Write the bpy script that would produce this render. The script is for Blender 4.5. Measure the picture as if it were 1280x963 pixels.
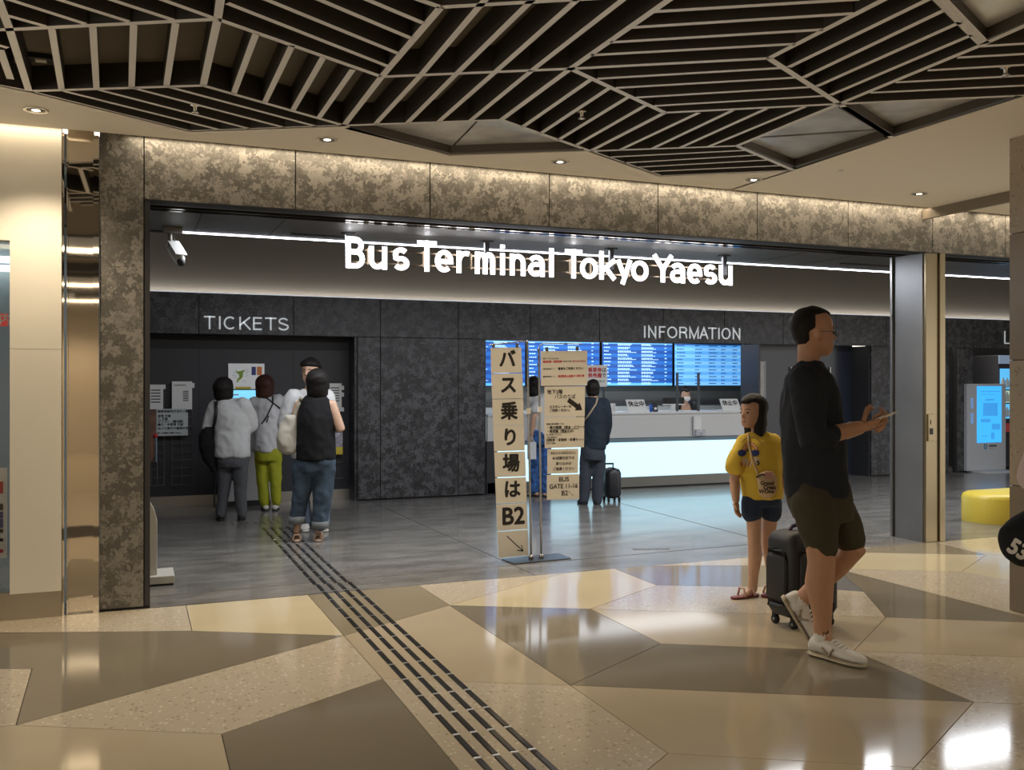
import bpy, bmesh, math, random
from mathutils import Vector as V, Matrix
from mathutils.bvhtree import BVHTree
random.seed(7)
SC = bpy.context.scene
COL = SC.collection
for _o in list(bpy.data.objects):
    bpy.data.objects.remove(_o)

# ------------------------------------------------------------------ camera
# world: X runs along the shop front to the right, Y into the terminal, Z up
F, CX, HY, CH = 1180.0, 640.0, 478.0, 1.417
YAW = math.radians(22.01)
CF = V((math.sin(YAW), math.cos(YAW), 0))
CR = V((math.cos(YAW), -math.sin(YAW), 0))
UP = V((0, 0, 1))
CAM = V((0, 0, CH))
cd = bpy.data.cameras.new('camera')
cd.sensor_fit = 'HORIZONTAL'; cd.sensor_width = 36; cd.lens = 36 * F / 1280
cd.shift_y = (HY - 481.5) / 1280
cd.clip_start = .05; cd.clip_end = 100
cam = bpy.data.objects.new('camera', cd); COL.objects.link(cam)
cam.location = CAM; cam.rotation_euler = (math.pi / 2, 0, -YAW)
SC.camera = cam
def ray(px, py): return CF + CR * ((px - CX) / F) + UP * ((HY - py) / F)
def onz(px, py, z=0.0):
    r = ray(px, py); return CAM + r * ((z - CH) / r.z)
def ony(px, py, Y):
    r = ray(px, py); return CAM + r * (Y / r.y)
def atd(px, py, d): return CAM + ray(px, py) * d
def xat(px, Y): return ony(px, HY, Y).x

# ------------------------------------------------------------------ exposure, world, lights
vs = SC.view_settings
vs.view_transform = 'Standard'; vs.look = 'None'; vs.gamma = 1; vs.use_curve_mapping = False
vs.exposure = 0.15
SC.display_settings.display_device = 'sRGB'
w = bpy.data.worlds.new('World'); SC.world = w; w.use_nodes = True
w.node_tree.nodes['Background'].inputs[0].default_value = (.9, .84, .74, 1)
w.node_tree.nodes['Background'].inputs[1].default_value = 1.6
WARM = (1, .83, .60); COOL = (.80, .90, 1.0); NEUT = (1, .92, .82)
def area(name, loc, target, sx, sy, power, col, spread=180):
    l = bpy.data.lights.new(name, 'AREA'); l.shape = 'RECTANGLE'; l.size = sx; l.size_y = sy
    l.energy = power; l.color = col; l.spread = math.radians(spread)
    o = bpy.data.objects.new(name, l); COL.objects.link(o); o.location = loc
    d = (V(target) - V(loc)); o.rotation_euler = d.to_track_quat('-Z', 'Y').to_euler()
    return o
def spot(name, loc, power, col, ang=110, r=.04):
    l = bpy.data.lights.new(name, 'SPOT'); l.energy = power; l.color = col; l.spot_size = math.radians(ang)
    l.spot_blend = .6; l.shadow_soft_size = r
    o = bpy.data.objects.new(name, l); COL.objects.link(o); o.location = loc
    return o
ZC = 2.93          # corridor ceiling
YF = 6.35          # shop front plane
YB = 11.1          # back wall of the ticket hall
# slot washer along the top of the shop front
area('front_washer_light', (3.5, YF - .07, ZC + .03), (3.5, YF - .015, 0), 7.0, .05, 23, WARM, 150)
area('front_washer_light_end', (8.3, YF - .07, ZC + .03), (8.3, YF - .015, 0), 2.4, .05, 8, WARM, 150)
area('wall_washer_light', (-.9, YF - .07, ZC + .03), (-.9, YF - .015, 0), 1.3, .05, 1.6, WARM, 150)
# line of light under the soffit of the hall, and the slot on top of its back wall
area('line_light', (6.25, 7.64, 2.586), (6.25, 7.64, 0), 11.6, .42, 235, (.92, .95, 1), 180)

# upward wash from behind the top edge of the back wall panels
area('bulkhead_wash_light', (6.5, YB + .065, 2.41), (6.5, YB + .085, 3.2), 16, .03, 19, (1, .95, .86), 150)

# ------------------------------------------------------------------ materials
MT = {}
def mat(name, col, rough=.5, metal=0.0, emit=0.0, ecol=None, spec=.5, bump=None, var=None, trans=0.0, coat=0.0):
    """var=(scale, amount, stretch) mottles the colour, bump=(scale, strength) gives fine relief"""
    if name in MT: return MT[name]
    m = bpy.data.materials.new(name); m.use_nodes = True; MT[name] = m
    nt = m.node_tree; N = nt.nodes; L = nt.links; b = N['Principled BSDF']
    c = tuple(col) + (1,)
    b.inputs['Base Color'].default_value = c; b.inputs['Roughness'].default_value = rough
    b.inputs['Metallic'].default_value = metal; b.inputs['Specular IOR Level'].default_value = spec
    if coat: b.inputs['Coat Weight'].default_value = coat; b.inputs['Coat Roughness'].default_value = .08
    if trans: b.inputs['Transmission Weight'].default_value = trans
    if emit:
        b.inputs['Emission Color'].default_value = tuple(ecol or col) + (1,); b.inputs['Emission Strength'].default_value = emit
    if var or bump:
        g = N.new('ShaderNodeNewGeometry')
    if var:
        mp = N.new('ShaderNodeMapping'); mp.inputs['Scale'].default_value = var[2] if len(var) > 2 else (1, 1, 1)
        L.new(g.outputs['Position'], mp.inputs['Vector'])
        n = N.new('ShaderNodeTexNoise'); n.inputs['Scale'].default_value = var[0]; n.inputs['Detail'].default_value = 5
        L.new(mp.outputs[0], n.inputs['Vector'])
        r = N.new('ShaderNodeValToRGB'); a = var[1]
        r.color_ramp.elements[0].position = .3; r.color_ramp.elements[1].position = .7
        r.color_ramp.elements[0].color = tuple(x * (1 - a) for x in col) + (1,)
        r.color_ramp.elements[1].color = tuple(min(1, x * (1 + a)) for x in col) + (1,)
        L.new(n.outputs['Fac'], r.inputs[0]); L.new(r.outputs[0], b.inputs['Base Color'])
    if bump:
        n2 = N.new('ShaderNodeTexNoise'); n2.inputs['Scale'].default_value = bump[0]; n2.inputs['Detail'].default_value = 4
        mp2 = N.new('ShaderNodeMapping'); mp2.inputs['Scale'].default_value = bump[2] if len(bump) > 2 else (1, 1, 1)
        L.new(g.outputs['Position'], mp2.inputs['Vector']); L.new(mp2.outputs[0], n2.inputs['Vector'])
        bp = N.new('ShaderNodeBump'); bp.inputs['Strength'].default_value = bump[1]; bp.inputs['Distance'].default_value = .01
        L.new(n2.outputs['Fac'], bp.inputs['Height']); L.new(bp.outputs[0], b.inputs['Normal'])
    return m
def spangle(name, lo, hi, scale, rough, metal=.3):
    """galvanised sheet: flat camouflage-like crystal patches"""
    m = bpy.data.materials.new(name); m.use_nodes = True; nt = m.node_tree; N = nt.nodes; L = nt.links; b = N['Principled BSDF']
    g = N.new('ShaderNodeNewGeometry')
    n0 = N.new('ShaderNodeTexNoise'); n0.inputs['Scale'].default_value = scale * 1.6; n0.inputs['Detail'].default_value = 3
    L.new(g.outputs['Position'], n0.inputs['Vector'])
    mx = N.new('ShaderNodeMix'); mx.data_type = 'VECTOR'; mx.inputs[0].default_value = .14
    L.new(g.outputs['Position'], mx.inputs[4]); L.new(n0.outputs['Color'], mx.inputs[5])
    v = N.new('ShaderNodeTexVoronoi'); v.inputs['Scale'].default_value = scale; L.new(mx.outputs[1], v.inputs['Vector'])
    v2 = N.new('ShaderNodeTexVoronoi'); v2.inputs['Scale'].default_value = scale * 2.3; L.new(mx.outputs[1], v2.inputs['Vector'])
    s = N.new('ShaderNodeSeparateColor'); L.new(v.outputs['Color'], s.inputs[0])
    s2 = N.new('ShaderNodeSeparateColor'); L.new(v2.outputs['Color'], s2.inputs[0])
    ad = N.new('ShaderNodeMath'); ad.operation = 'ADD'; L.new(s.outputs[0], ad.inputs[0])
    ml = N.new('ShaderNodeMath'); ml.operation = 'MULTIPLY'; ml.inputs[1].default_value = .5; L.new(s2.outputs[1], ml.inputs[0])
    L.new(ml.outputs[0], ad.inputs[1])
    r = N.new('ShaderNodeValToRGB'); e = r.color_ramp.elements
    e[0].position = .45; e[0].color = tuple(lo) + (1,); e[1].position = 1.15; e[1].color = tuple(hi) + (1,)
    mid = r.color_ramp.elements.new(.8); mid.color = tuple((a * .65 + c * .35) for a, c in zip(lo, hi)) + (1,)
    L.new(ad.outputs[0], r.inputs[0]); L.new(r.outputs[0], b.inputs['Base Color'])
    rr = N.new('ShaderNodeMapRange'); rr.inputs[3].default_value = rough - .08; rr.inputs[4].default_value = rough + .1
    L.new(ad.outputs[0], rr.inputs[0]); L.new(rr.outputs[0], b.inputs['Roughness'])
    b.inputs['Metallic'].default_value = metal
    MT[name] = m; return m
def terrazzo(name, base, light, dark, rough=.16):
    m = bpy.data.materials.new(name); m.use_nodes = True; nt = m.node_tree; N = nt.nodes; L = nt.links; b = N['Principled BSDF']
    g = N.new('ShaderNodeNewGeometry')
    n0 = N.new('ShaderNodeTexNoise'); n0.inputs['Scale'].default_value = 14; L.new(g.outputs['Position'], n0.inputs['Vector'])
    mx = N.new('ShaderNodeMix'); mx.data_type = 'VECTOR'; mx.inputs[0].default_value = .03
    L.new(g.outputs['Position'], mx.inputs[4]); L.new(n0.outputs['Color'], mx.inputs[5])
    v = N.new('ShaderNodeTexVoronoi'); v.inputs['Scale'].default_value = 52; L.new(mx.outputs[1], v.inputs['Vector'])
    s = N.new('ShaderNodeSeparateColor'); L.new(v.outputs['Color'], s.inputs[0])
    lt = N.new('ShaderNodeMath'); lt.operation = 'LESS_THAN'; lt.inputs[1].default_value = .38; L.new(v.outputs['Distance'], lt.inputs[0])
    r = N.new('ShaderNodeValToRGB'); r.color_ramp.interpolation = 'CONSTANT'; e = r.color_ramp.elements
    e[0].position = 0; e[0].color = tuple(dark) + (1,); e[1].position = .14; e[1].color = tuple(base) + (1,)
    q = e.new(.62); q.color = tuple(x * 1.08 for x in base) + (1,); q = e.new(.84); q.color = tuple(light) + (1,)
    L.new(s.outputs[0], r.inputs[0])
    mc = N.new('ShaderNodeMix'); mc.data_type = 'RGBA'; mc.inputs[6].default_value = tuple(base) + (1,)
    L.new(lt.outputs[0], mc.inputs[0]); L.new(r.outputs[0], mc.inputs[7]); L.new(mc.outputs[2], b.inputs['Base Color'])
    b.inputs['Roughness'].default_value = rough; MT[name] = m; return m

M_CEIL = mat('ceiling_paint', (.86, .80, .69), .8)
M_CREAM = mat('cream_wall', (.84, .79, .68), .55, var=(3, .02))
M_PANEL = spangle('spangled_panel', (.125, .117, .104), (.28, .262, .232), 21, .45)
M_PANELD = spangle('spangled_panel_dark', (.030, .030, .034), (.10, .10, .108), 22, .42)
M_BLACK = mat('black_paint', (.012, .012, .013), .6)
M_DARK = mat('dark_grey_paint', (.035, .036, .040), .45)
M_SOFFIT = mat('dark_soffit', (.085, .08, .075), .5, .2)
M_STEEL = mat('brushed_steel', (.36, .36, .36), .32, .9, var=(2, .12, (30, 30, .4)))
M_STEELD = mat('column_steel', (.24, .245, .255), .38, .7, var=(3, .06))
M_BRASSY = mat('bronze_steel', (.36, .30, .20), .30, .9)
M_MIRROR = mat('mirror_steel', (.72, .66, .58), .03, 1.0)
M_WHITE = mat('white_plastic', (.74, .74, .73), .4)
M_PAPER = mat('paper', (.70, .66, .58), .7)
M_INK = mat('ink', (.012, .011, .010), .6)
M_REDINK = mat('red_ink', (.55, .03, .03), .6)
M_LETTER = mat('letter_glow', (1, 1, 1), .5, emit=2.4, ecol=(.98, .97, 1))
M_LETTER2 = mat('letter_white', (.85, .87, .88), .4, emit=.22, ecol=(.85, .93, 1))
M_SLAT = mat('slat_side', (.045, .038, .030), .55)
M_SLATCAP = mat('slat_edge', (.82, .80, .77), .45, .1)
M_LOUVERBACK = mat('louver_back', (.20, .17, .13), .8)
M_CPANEL = mat('ceiling_metal_panel', (.86, .84, .81), .3, .6, var=(1.5, .25, (3, 3, 1)))
M_CONC = mat('polished_concrete', (.185, .175, .16), .24, coat=.3, var=(2.2, .34, (1, 2.6, 1)), bump=(4, .05, (1, 3, 1)))
M_TER = terrazzo('terrazzo', (.50, .43, .325), (.66, .59, .47), (.35, .295, .215), .10)
M_TCREAM = mat('tile_cream', (.58, .495, .325), .09, var=(1.5, .05))
M_TBEIGE = mat('tile_beige', (.47, .395, .28), .08, var=(1.5, .05))
M_TDARK = mat('tile_olive', (.215, .185, .135), .08, var=(1.5, .06))
M_GROUT = mat('grout', (.06, .05, .04), .7)
M_GLASS = mat('clear_glass', (.95, .97, .97), .02, trans=1.0)

# ------------------------------------------------------------------ mesh helpers
class MB:
    def __init__(s): s.v = []; s.f = []; s.m = []
    def add(s, vs, fs, mi=0):
        o = len(s.v); s.v += [V(p) for p in vs]; s.f += [tuple(i + o for i in f) for f in fs]; s.m += [mi] * len(fs); return s
    def box(s, lo, hi, mi=0):
        x0, y0, z0 = lo; x1, y1, z1 = hi
        return s.add([(x0,y0,z0),(x1,y0,z0),(x1,y1,z0),(x0,y1,z0),(x0,y0,z1),(x1,y0,z1),(x1,y1,z1),(x0,y1,z1)],
                     [(0,3,2,1),(4,5,6,7),(0,1,5,4),(1,2,6,5),(2,3,7,6),(3,0,4,7)], mi)
    def obox(s, c, ax, ay, az, mi=0):
        """oriented box: centre and three half-axis vectors"""
        c, ax, ay, az = V(c), V(ax), V(ay), V(az)
        P = [c + ax * i + ay * j + az * k for k in (-1, 1) for i, j in ((-1,-1),(1,-1),(1,1),(-1,1))]
        return s.add(P, [(0,3,2,1),(4,5,6,7),(0,1,5,4),(1,2,6,5),(2,3,7,6),(3,0,4,7)], mi)
    def prism(s, pts, ext, mi=0):
        n = len(pts); P = [V(p) for p in pts]; Q = [p + V(ext) for p in P]
        return s.add(P + Q, [tuple(range(n))[::-1], tuple(range(n, 2 * n))] + [(i, (i+1) % n, n + (i+1) % n, n + i) for i in range(n)], mi)
    def face(s, pts, mi=0): return s.add(pts, [tuple(range(len(pts)))], mi)
    def loft(s, rings, mi=0, cap=True, n=16):
        """rings: (centre, axisA, axisB)"""
        P = []
        for c, a, b in rings:
            for k in range(n):
                t = 2 * math.pi * k / n; P.append(V(c) + V(a) * math.cos(t) + V(b) * math.sin(t))
        fs = []
        for i in range(len(rings) - 1):
            for k in range(n):
                fs.append((i*n + k, i*n + (k+1) % n, (i+1)*n + (k+1) % n, (i+1)*n + k))
        if cap: fs += [tuple(range(n))[::-1], tuple(range((len(rings)-1)*n, len(rings)*n))]
        return s.add(P, fs, mi)
    def tube(s, pts, r, n=10, mi=0, dome=True):
        """round tube through points; r one radius or one per point; domed ends"""
        pts = [V(p) for p in pts]
        rs = list(r) if isinstance(r, (list, tuple)) else [r] * len(pts)
        rings = []; prev = None
        for i, p in enumerate(pts):
            d = (pts[min(i+1, len(pts)-1)] - pts[max(i-1, 0)])
            if d.length < 1e-9: d = V((0, 0, 1))
            d.normalize()
            if prev is None:
                a = d.cross(V((0, 0, 1)) if abs(d.z) < .9 else V((1, 0, 0))).normalized()
            else:
                a = (prev - d * prev.dot(d)); a = a.normalized() if a.length > 1e-6 else d.orthogonal().normalized()
            prev = a; b = d.cross(a)
            rings.append((p, a * rs[i], b * rs[i], d))
        out = []
        if dome:
            p, a, b, d = rings[0]; R = rs[0]
            for t in (85, 55, 28): q = math.radians(t); out.append((p - d * R * math.sin(q), a * math.cos(q), b * math.cos(q)))
        out += [(p, a, b) for p, a, b, d in rings]
        if dome:
            p, a, b, d = rings[-1]; R = rs[-1]
            for t in (28, 55, 85): q = math.radians(t); out.append((p + d * R * math.sin(q), a * math.cos(q), b * math.cos(q)))
        return s.loft(out, mi, True, n)
    def ball(s, c, rx, ry, rz, n=12, mi=0, ax=None):
        X, Y, Z = ax or (V((1,0,0)), V((0,1,0)), V((0,0,1)))
        rings = []
        for t in range(-80, 81, 20):
            q = math.radians(t); rings.append((V(c) + Z * (rz * math.sin(q)), X * (rx * math.cos(q)), Y * (ry * math.cos(q))))
        return s.loft(rings, mi, True, n)
    def lathe(s, c, prof, n=20, mi=0):
        """prof: (radius, z) around a vertical axis"""
        return s.loft([(V(c) + V((0, 0, z)), V((max(r, 1e-4), 0, 0)), V((0, max(r, 1e-4), 0))) for r, z in prof], mi, True, n)
    def mesh(s, name, mats, smooth=False):
        me = bpy.data.meshes.new(name); me.from_pydata([tuple(p) for p in s.v], [], s.f)
        for m in (mats if isinstance(mats, (list, tuple)) else [mats]): me.materials.append(m)
        for p, i in zip(me.polygons, s.m): p.material_index = i
        if smooth: me.polygons.foreach_set('use_smooth', [True] * len(me.polygons))
        me.update(); return me
    def build(s, name, mats, parent=None, smooth=False, bevel=0):
        o = bpy.data.objects.new(name, s.mesh(name, mats, smooth))
        if bevel:
            bm = bmesh.new(); bm.from_mesh(o.data); bmesh.ops.remove_doubles(bm, verts=bm.verts, dist=1e-5)
            bmesh.ops.recalc_face_normals(bm, faces=bm.faces)
            bmesh.ops.bevel(bm, geom=[e for e in bm.edges if len(e.link_faces) == 2 and e.calc_face_angle() > .5], offset=bevel, segments=2, affect='EDGES', profile=.6)
            bm.to_mesh(o.data); bm.free()
        return link(o, parent)
def link(o, parent=None):
    COL.objects.link(o)
    if parent is not None:
        o.parent = parent; o.matrix_parent_inverse = wm(parent).inverted()
    return o
def wm(o):
    return o['_w'] if False else (wm(o.parent) @ o.matrix_parent_inverse if o.parent else Matrix()) @ Matrix.LocRotScale(o.location, o.rotation_euler, o.scale)
def tag(o, label, cat, group=None, kind=None):
    if label: o['label'] = label
    if cat: o['category'] = cat
    if group: o['group'] = group
    if kind: o['kind'] = kind
    return o
def thing(name, loc, label, cat, group=None, kind=None):
    e = bpy.data.objects.new(name, None); e.empty_display_size = .1; COL.objects.link(e); e.location = loc
    return tag(e, label, cat, group, kind)
def struct(o, label=None):
    o['kind'] = 'structure'
    if label: o['label'] = label
    return o

TMP = bpy.data.scenes.new('scratch')
def evaluated(o):
    """mesh of an object with its modifiers, worked out in an otherwise empty scratch scene"""
    TMP.collection.objects.link(o)
    with bpy.context.temp_override(scene=TMP, view_layer=TMP.view_layers[0]):
        dg = bpy.context.evaluated_depsgraph_get(); dg.update()
        return bpy.data.meshes.new_from_object(o.evaluated_get(dg))
def text_mesh(s, size, bold=0.0, align='CENTER', sx=1.0):
    """flat text in the XY plane as (verts, faces), made heavier by overlaid shifted copies"""
    c = bpy.data.curves.new('t', 'FONT'); c.body = s; c.size = size; c.align_x = align; c.align_y = 'CENTER'; c.resolution_u = 3
    o = bpy.data.objects.new('t', c); me = evaluated(o)
    vs = [v.co.copy() for v in me.vertices]; fs = [tuple(p.vertices) for p in me.polygons]
    bpy.data.objects.remove(o); bpy.data.curves.remove(c); bpy.data.meshes.remove(me)
    V2, F2 = [], []
    sh = [(0, 0)] if not bold else [(0, 0), (bold, 0), (-bold, 0), (0, bold), (0, -bold), (bold*.7, bold*.7), (-bold*.7, -bold*.7), (bold*.7, -bold*.7), (-bold*.7, bold*.7)]
    for k, (a, b) in enumerate(sh):
        o_ = len(V2); V2 += [V((p.x * sx + a, p.y + b, k * 1e-5)) for p in vs]; F2 += [tuple(i + o_ for i in f) for f in fs]
    return V2, F2
def put_text(mb, s, origin, right, up, size, bold=0.0, align='CENTER', mi=0, sx=1.0):
    vs, fs = text_mesh(s, size, bold, align, sx); n = V(right).cross(V(up))
    mb.add([V(origin) + V(right) * p.x + V(up) * p.y + n * p.z for p in vs], fs, mi)
def remesh(mb, vox, smooth=6, factor=.5):
    """one continuous surface from overlapping closed pieces"""
    me = mb.mesh('tmp', [M_INK]); o = bpy.data.objects.new('tmp', me)
    r = o.modifiers.new('r', 'REMESH'); r.mode = 'VOXEL'; r.voxel_size = vox; r.use_smooth_shade = True
    if smooth:
        s = o.modifiers.new('s', 'SMOOTH'); s.iterations = smooth; s.factor = factor
    out = evaluated(o)
    bpy.data.objects.remove(o); bpy.data.meshes.remove(me)
    out.materials.clear()
    out.polygons.foreach_set('use_smooth', [True] * len(out.polygons)); return out
def from_mesh(name, me, mats, parent=None):
    me.name = name
    for m in (mats if isinstance(mats, (list, tuple)) else [mats]): me.materials.append(m)
    return link(bpy.data.objects.new(name, me), parent)

# ------------------------------------------------------------------ stroke lettering (x 0..1 over the letter width, y 0..1 over cap height)
def arc(cx, cy, rx, ry, a0, a1, n=14):
    return [(cx + rx * math.cos(math.radians(a0 + (a1 - a0) * i / n)), cy + ry * math.sin(math.radians(a0 + (a1 - a0) * i / n))) for i in range(n + 1)]
XH = .69
GL = {
 'B': [[(0,0),(0,1)], [(0,1),(.5,1)] + arc(.5,.765,.42,.235,90,-90,8) + [(0,.53)], [(0,.53),(.55,.53)] + arc(.55,.265,.45,.265,90,-90,8) + [(0,0)]],
 'u': [[(0,XH),(0,.26)] + arc(.46,.26,.46,.26,180,300,8) + [(1,.2)], [(1,XH),(1,0)]],
 's': [arc(.5,.515,.46,.175,35,180,8) + arc(.55,.40,.5,.06,200,250,3) + arc(.5,.3,.3,.06,90,60,2) + arc(.52,.175,.48,.175,55,-150,10)],
 'T': [[(0,1),(1,1)], [(.5,1),(.5,0)]],
 'e': [[(0.04,.33),(1,.33)] + arc(.5,.345,.5,.345,0,310,18)],
 'r': [[(0,XH),(0,0)], [(0,.42)] + arc(.62,.36,.6,.33,150,65,7)],
 'm': [[(0,XH),(0,0)], [(0,.48)] + arc(.25,.46,.25,.23,150,0,7) + [(.5,0)], [(.5,.48)] + arc(.75,.46,.25,.23,150,0,7) + [(1,0)]],
 'i': [[(.5,XH),(.5,0)], [(.5,.93),(.5,.95)]],
 'n': [[(0,XH),(0,0)], [(0,.45)] + arc(.5,.43,.5,.26,150,0,8) + [(1,0)]],
 'a': [arc(.5,.43,.5,.26,150,0,8) + [(1,0)], [(1,.4),(.45,.4)] + arc(.45,.2,.45,.2,90,290,9) + [(1,.14)]],
 'l': [[(.5,1),(.5,0)]],
 'o': [arc(.5,.345,.5,.345,0,360,22)],
 'k': [[(0,1),(0,0)], [(1,XH),(.1,.30)], [(.36,.40),(1,0)]],
 'y': [[(0,XH),(.52,.06)], [(1,XH),(.40,-.16)]],
 'Y': [[(0,1),(.5,.46)], [(1,1),(.5,.46)], [(.5,.5),(.5,0)]],
 'I': [[(.5,1),(.5,0)]],
 'C': [arc(.52,.5,.52,.5,48,312,20)],
 'K': [[(0,1),(0,0)], [(.95,1),(0,.34)], [(.36,.58),(1,0)]],
 'E': [[(1,1),(0,1),(0,0),(1,0)], [(0,.53),(.9,.53)]],
 'S': [arc(.5,.755,.45,.245,20,190,10) + [(.12,.62),(.5,.52),(.9,.4)] + arc(.5,.26,.5,.26,25,-165,11)],
 'N': [[(0,0),(0,1),(1,0),(1,1)]],
 'F': [[(1,1),(0,1),(0,0)], [(0,.53),(.85,.53)]],
 'O': [arc(.5,.5,.5,.5,0,360,26)],
 'R': [[(0,0),(0,1),(.6,1)] + arc(.6,.765,.38,.235,90,-90,8) + [(0,.53)], [(.5,.53),(.82,.45),(.95,.3),(1,0)]],
 'M': [[(0,0),(0,1),(.5,0),(1,1),(1,0)]],
 'A': [[(0,0),(.5,1),(1,0)], [(.17,.33),(.83,.33)]],
 'L': [[(0,1),(0,0),(1,0)]],
}
def stroke_mb(mb, pts, w, dep, closed=False):
    """thick extruded polyline in XZ plane, front at y=0, depth to +y"""
    P = [V((a, b)) for a, b in pts]
    Q = [P[0]]
    for p in P[1:]:
        if (p - Q[-1]).length > 1e-4: Q.append(p)
    P = Q; n = len(P)
    closed = (P[0] - P[-1]).length < 1e-3
    if closed: P = P[:-1]; n = len(P)
    L, R = [], []
    for i in range(n):
        a = P[i-1] if (closed or i > 0) else None; b = P[(i+1) % n] if (closed or i < n-1) else None
        d1 = (P[i] - a).normalized() if a is not None else None; d2 = (b - P[i]).normalized() if b is not None else None
        if d1 is None: t = d2; k = 1
        elif d2 is None: t = d1; k = 1
        else:
            t = d1 + d2
            t = t.normalized() if t.length > 1e-4 else d1
            k = 1 / max(.35, t.dot(d1))
        nn = V((-t.y, t.x)) * (w / 2 * k)
        L.append(P[i] + nn); R.append(P[i] - nn)
    vs = [(p.x, 0, p.y) for p in L] + [(p.x, 0, p.y) for p in R] + [(p.x, dep, p.y) for p in L] + [(p.x, dep, p.y) for p in R]
    fs = []
    for i in range(n if closed else n - 1):
        j = (i + 1) % n
        fs += [(i, j, n + j, n + i), (2*n + i, 3*n + i, 3*n + j, 2*n + j), (i, 2*n + i, 2*n + j, j), (n + i, n + j, 3*n + j, 3*n + i)]
    if not closed: fs += [(0, n, 3*n, 2*n), (n-1, 3*n-1, 4*n-1, 2*n-1)]
    mb.add(vs, fs)
def letter(ch, x0, x1, z0, cap, w, Y, dep, name, m, parent):
    mb = MB(); W = x1 - x0
    hw = w / 2
    for st in GL[ch]:
        if ch == 'i' and len(st) == 2 and st[0][1] > .9:
            pts = [((x0 + x1) / 2, z0 + cap * .90), ((x0 + x1) / 2, z0 + cap * 1.02)]
        else:
            pts = []
            for a, b in st:
                xx = x0 + hw + a * (W - w) if ch not in 'TIl' or ch == 'T' and False else x0 + a * W
                if ch == 'T': xx = x0 + a * W
                zz = z0 + hw + b * (cap - w)
                if b in (0, 1) or b == XH:
                    # stems and bars run to the letter's edge
                    pass
                pts.append((xx, zz))
            # lengthen free stem ends to the cap / base line
            for e, o in ((0, 1), (-1, -2)):
                p, q = V(pts[e]), V(pts[o]); d = p - q
                if len(st) <= 5 or abs(d.x) < 1e-4:
                    if abs(d.y) > abs(d.x) * .3 and d.length > 1e-6 and (p - V(pts[-1 - e if e else -1])).length > 1e-3:
                        p = p + d.normalized() * hw; pts[e] = (p.x, p.y)
        stroke_mb(mb, pts, w, dep)
    for i, p in enumerate(mb.v): mb.v[i] = V((p.x, Y + p.y, p.z))
    return mb.build(name, m, parent)
# ================================================================== FLOOR
floor = struct(MB().box((-9, -12, -.06), (16, YF + .0, -.006)).build('floor', M_GROUT), 'polished floor of large irregular stone slabs in cream, tan, olive and terrazzo')
TILES = [
 ('t', [(-200,772),(232.5,757),(240,789),(-200,781)]),
 ('c', [(232.5,757),(385,744),(430,795),(240,789)]),
 ('d', [(-200,781),(240,789),(430,795),(20,907),(40,836.5),(-200,836)]),
 ('t', [(-200,836),(40,836.5),(20,907),(-200,925)]),
 ('t', [(20,907),(430,795),(478,849),(277,918)]),
 ('b', [(-200,925),(20,907),(277,918),(310,1060),(-200,1060)]),
 ('d', [(277,918),(478,849),(655,1060),(310,1060)]),
 ('o', [(385,744),(522,731),(562,757),(430,795)]),
 ('t', [(522,731),(703,715.5),(562,757)]),
 ('b', [(430,795),(562,757),(713,857),(478,849)]),
 ('t', [(478,849),(713,857),(835,942),(690,1060),(655,1060)]),
 ('d', [(562,757),(738,761.5),(826,805),(713,857)]),
 ('c', [(562,757),(703,715.5),(765,710),(821,732),(738,761.5)]),
 ('o', [(765,710),(812,706),(985,707),(1010,735),(821,732)]),
 ('t', [(812,706),(765,710),(1084,683),(985,707)]),
 ('t', [(738,761.5),(821,732),(1010,735),(1080,740),(1107.5,772)]),
 ('b', [(738,761.5),(1107.5,772),(1067,814),(826,805)]),
 ('b', [(1107.5,772),(1330,780),(1460,784),(1460,829),(1067,814)]),
 ('d', [(713,857),(826,805),(1067,814),(1217,878)]),
 ('t', [(1067,814),(1460,829),(1460,887),(1217,878)]),
 ('b', [(713,857),(1217,878),(1143,960),(835,942)]),
 ('t', [(1217,878),(1460,887),(1460,1060),(1060,1060),(1143,960)]),
 ('b', [(835,942),(1143,960),(1060,1060),(690,1060)]),
 ('d', [(1080,740),(1045,711),(1280,771),(1330,780),(1107.5,772)]),
 ('t', [(1045,711),(1080,712),(1202,715),(1340,741),(1460,765),(1460,784),(1330,780),(1280,771)]),
 ('c', [(1080,691),(1233,694),(1202,715),(1080,712),(1045,711),(1010,735),(985,707)]),
 ('o', [(1084,683),(1160,676.5),(1233,694),(1080,691),(985,707)]),
 ('t', [(1160,676.5),(1400,656),(1400,700),(1233,694)]),
 ('c', [(1233,694),(1400,700),(1400,752),(1340,741),(1202,715)]),
]
TM = {'t': M_TER, 'c': M_TCREAM, 'b': M_TBEIGE, 'd': M_TDARK, 'o': mat('tile_tan', (.29, .245, .165), .08, var=(1.5, .05))}
for k, pl in TILES:
    P = [onz(x, y, 0) for x, y in pl]
    for p in P: p.y = min(p.y, YF + .0)
    c = sum(P, V()) / len(P)
    # shrink each slab by 2 mm along its edges so that the joint stays open
    n = len(P); A = sum(P[i].x * P[(i+1) % n].y - P[(i+1) % n].x * P[i].y for i in range(n))
    Q = []
    for i in range(n):
        d1 = (P[i] - P[i-1]).normalized(); d2 = (P[(i+1) % n] - P[i]).normalized()
        n1 = V((-d1.y, d1.x, 0)) * (1 if A > 0 else -1); n2 = V((-d2.y, d2.x, 0)) * (1 if A > 0 else -1)
        b = n1 + n2; b = b / max(.25, b.length_squared / 2) if b.length > .05 else n1
        Q.append(P[i] + b * .0022)
    if A < 0: Q = Q[::-1]
    m = MB().prism([(p.x, p.y, -.006) for p in Q], (0, 0, .006)).build('slab', TM[k], floor)
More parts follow.
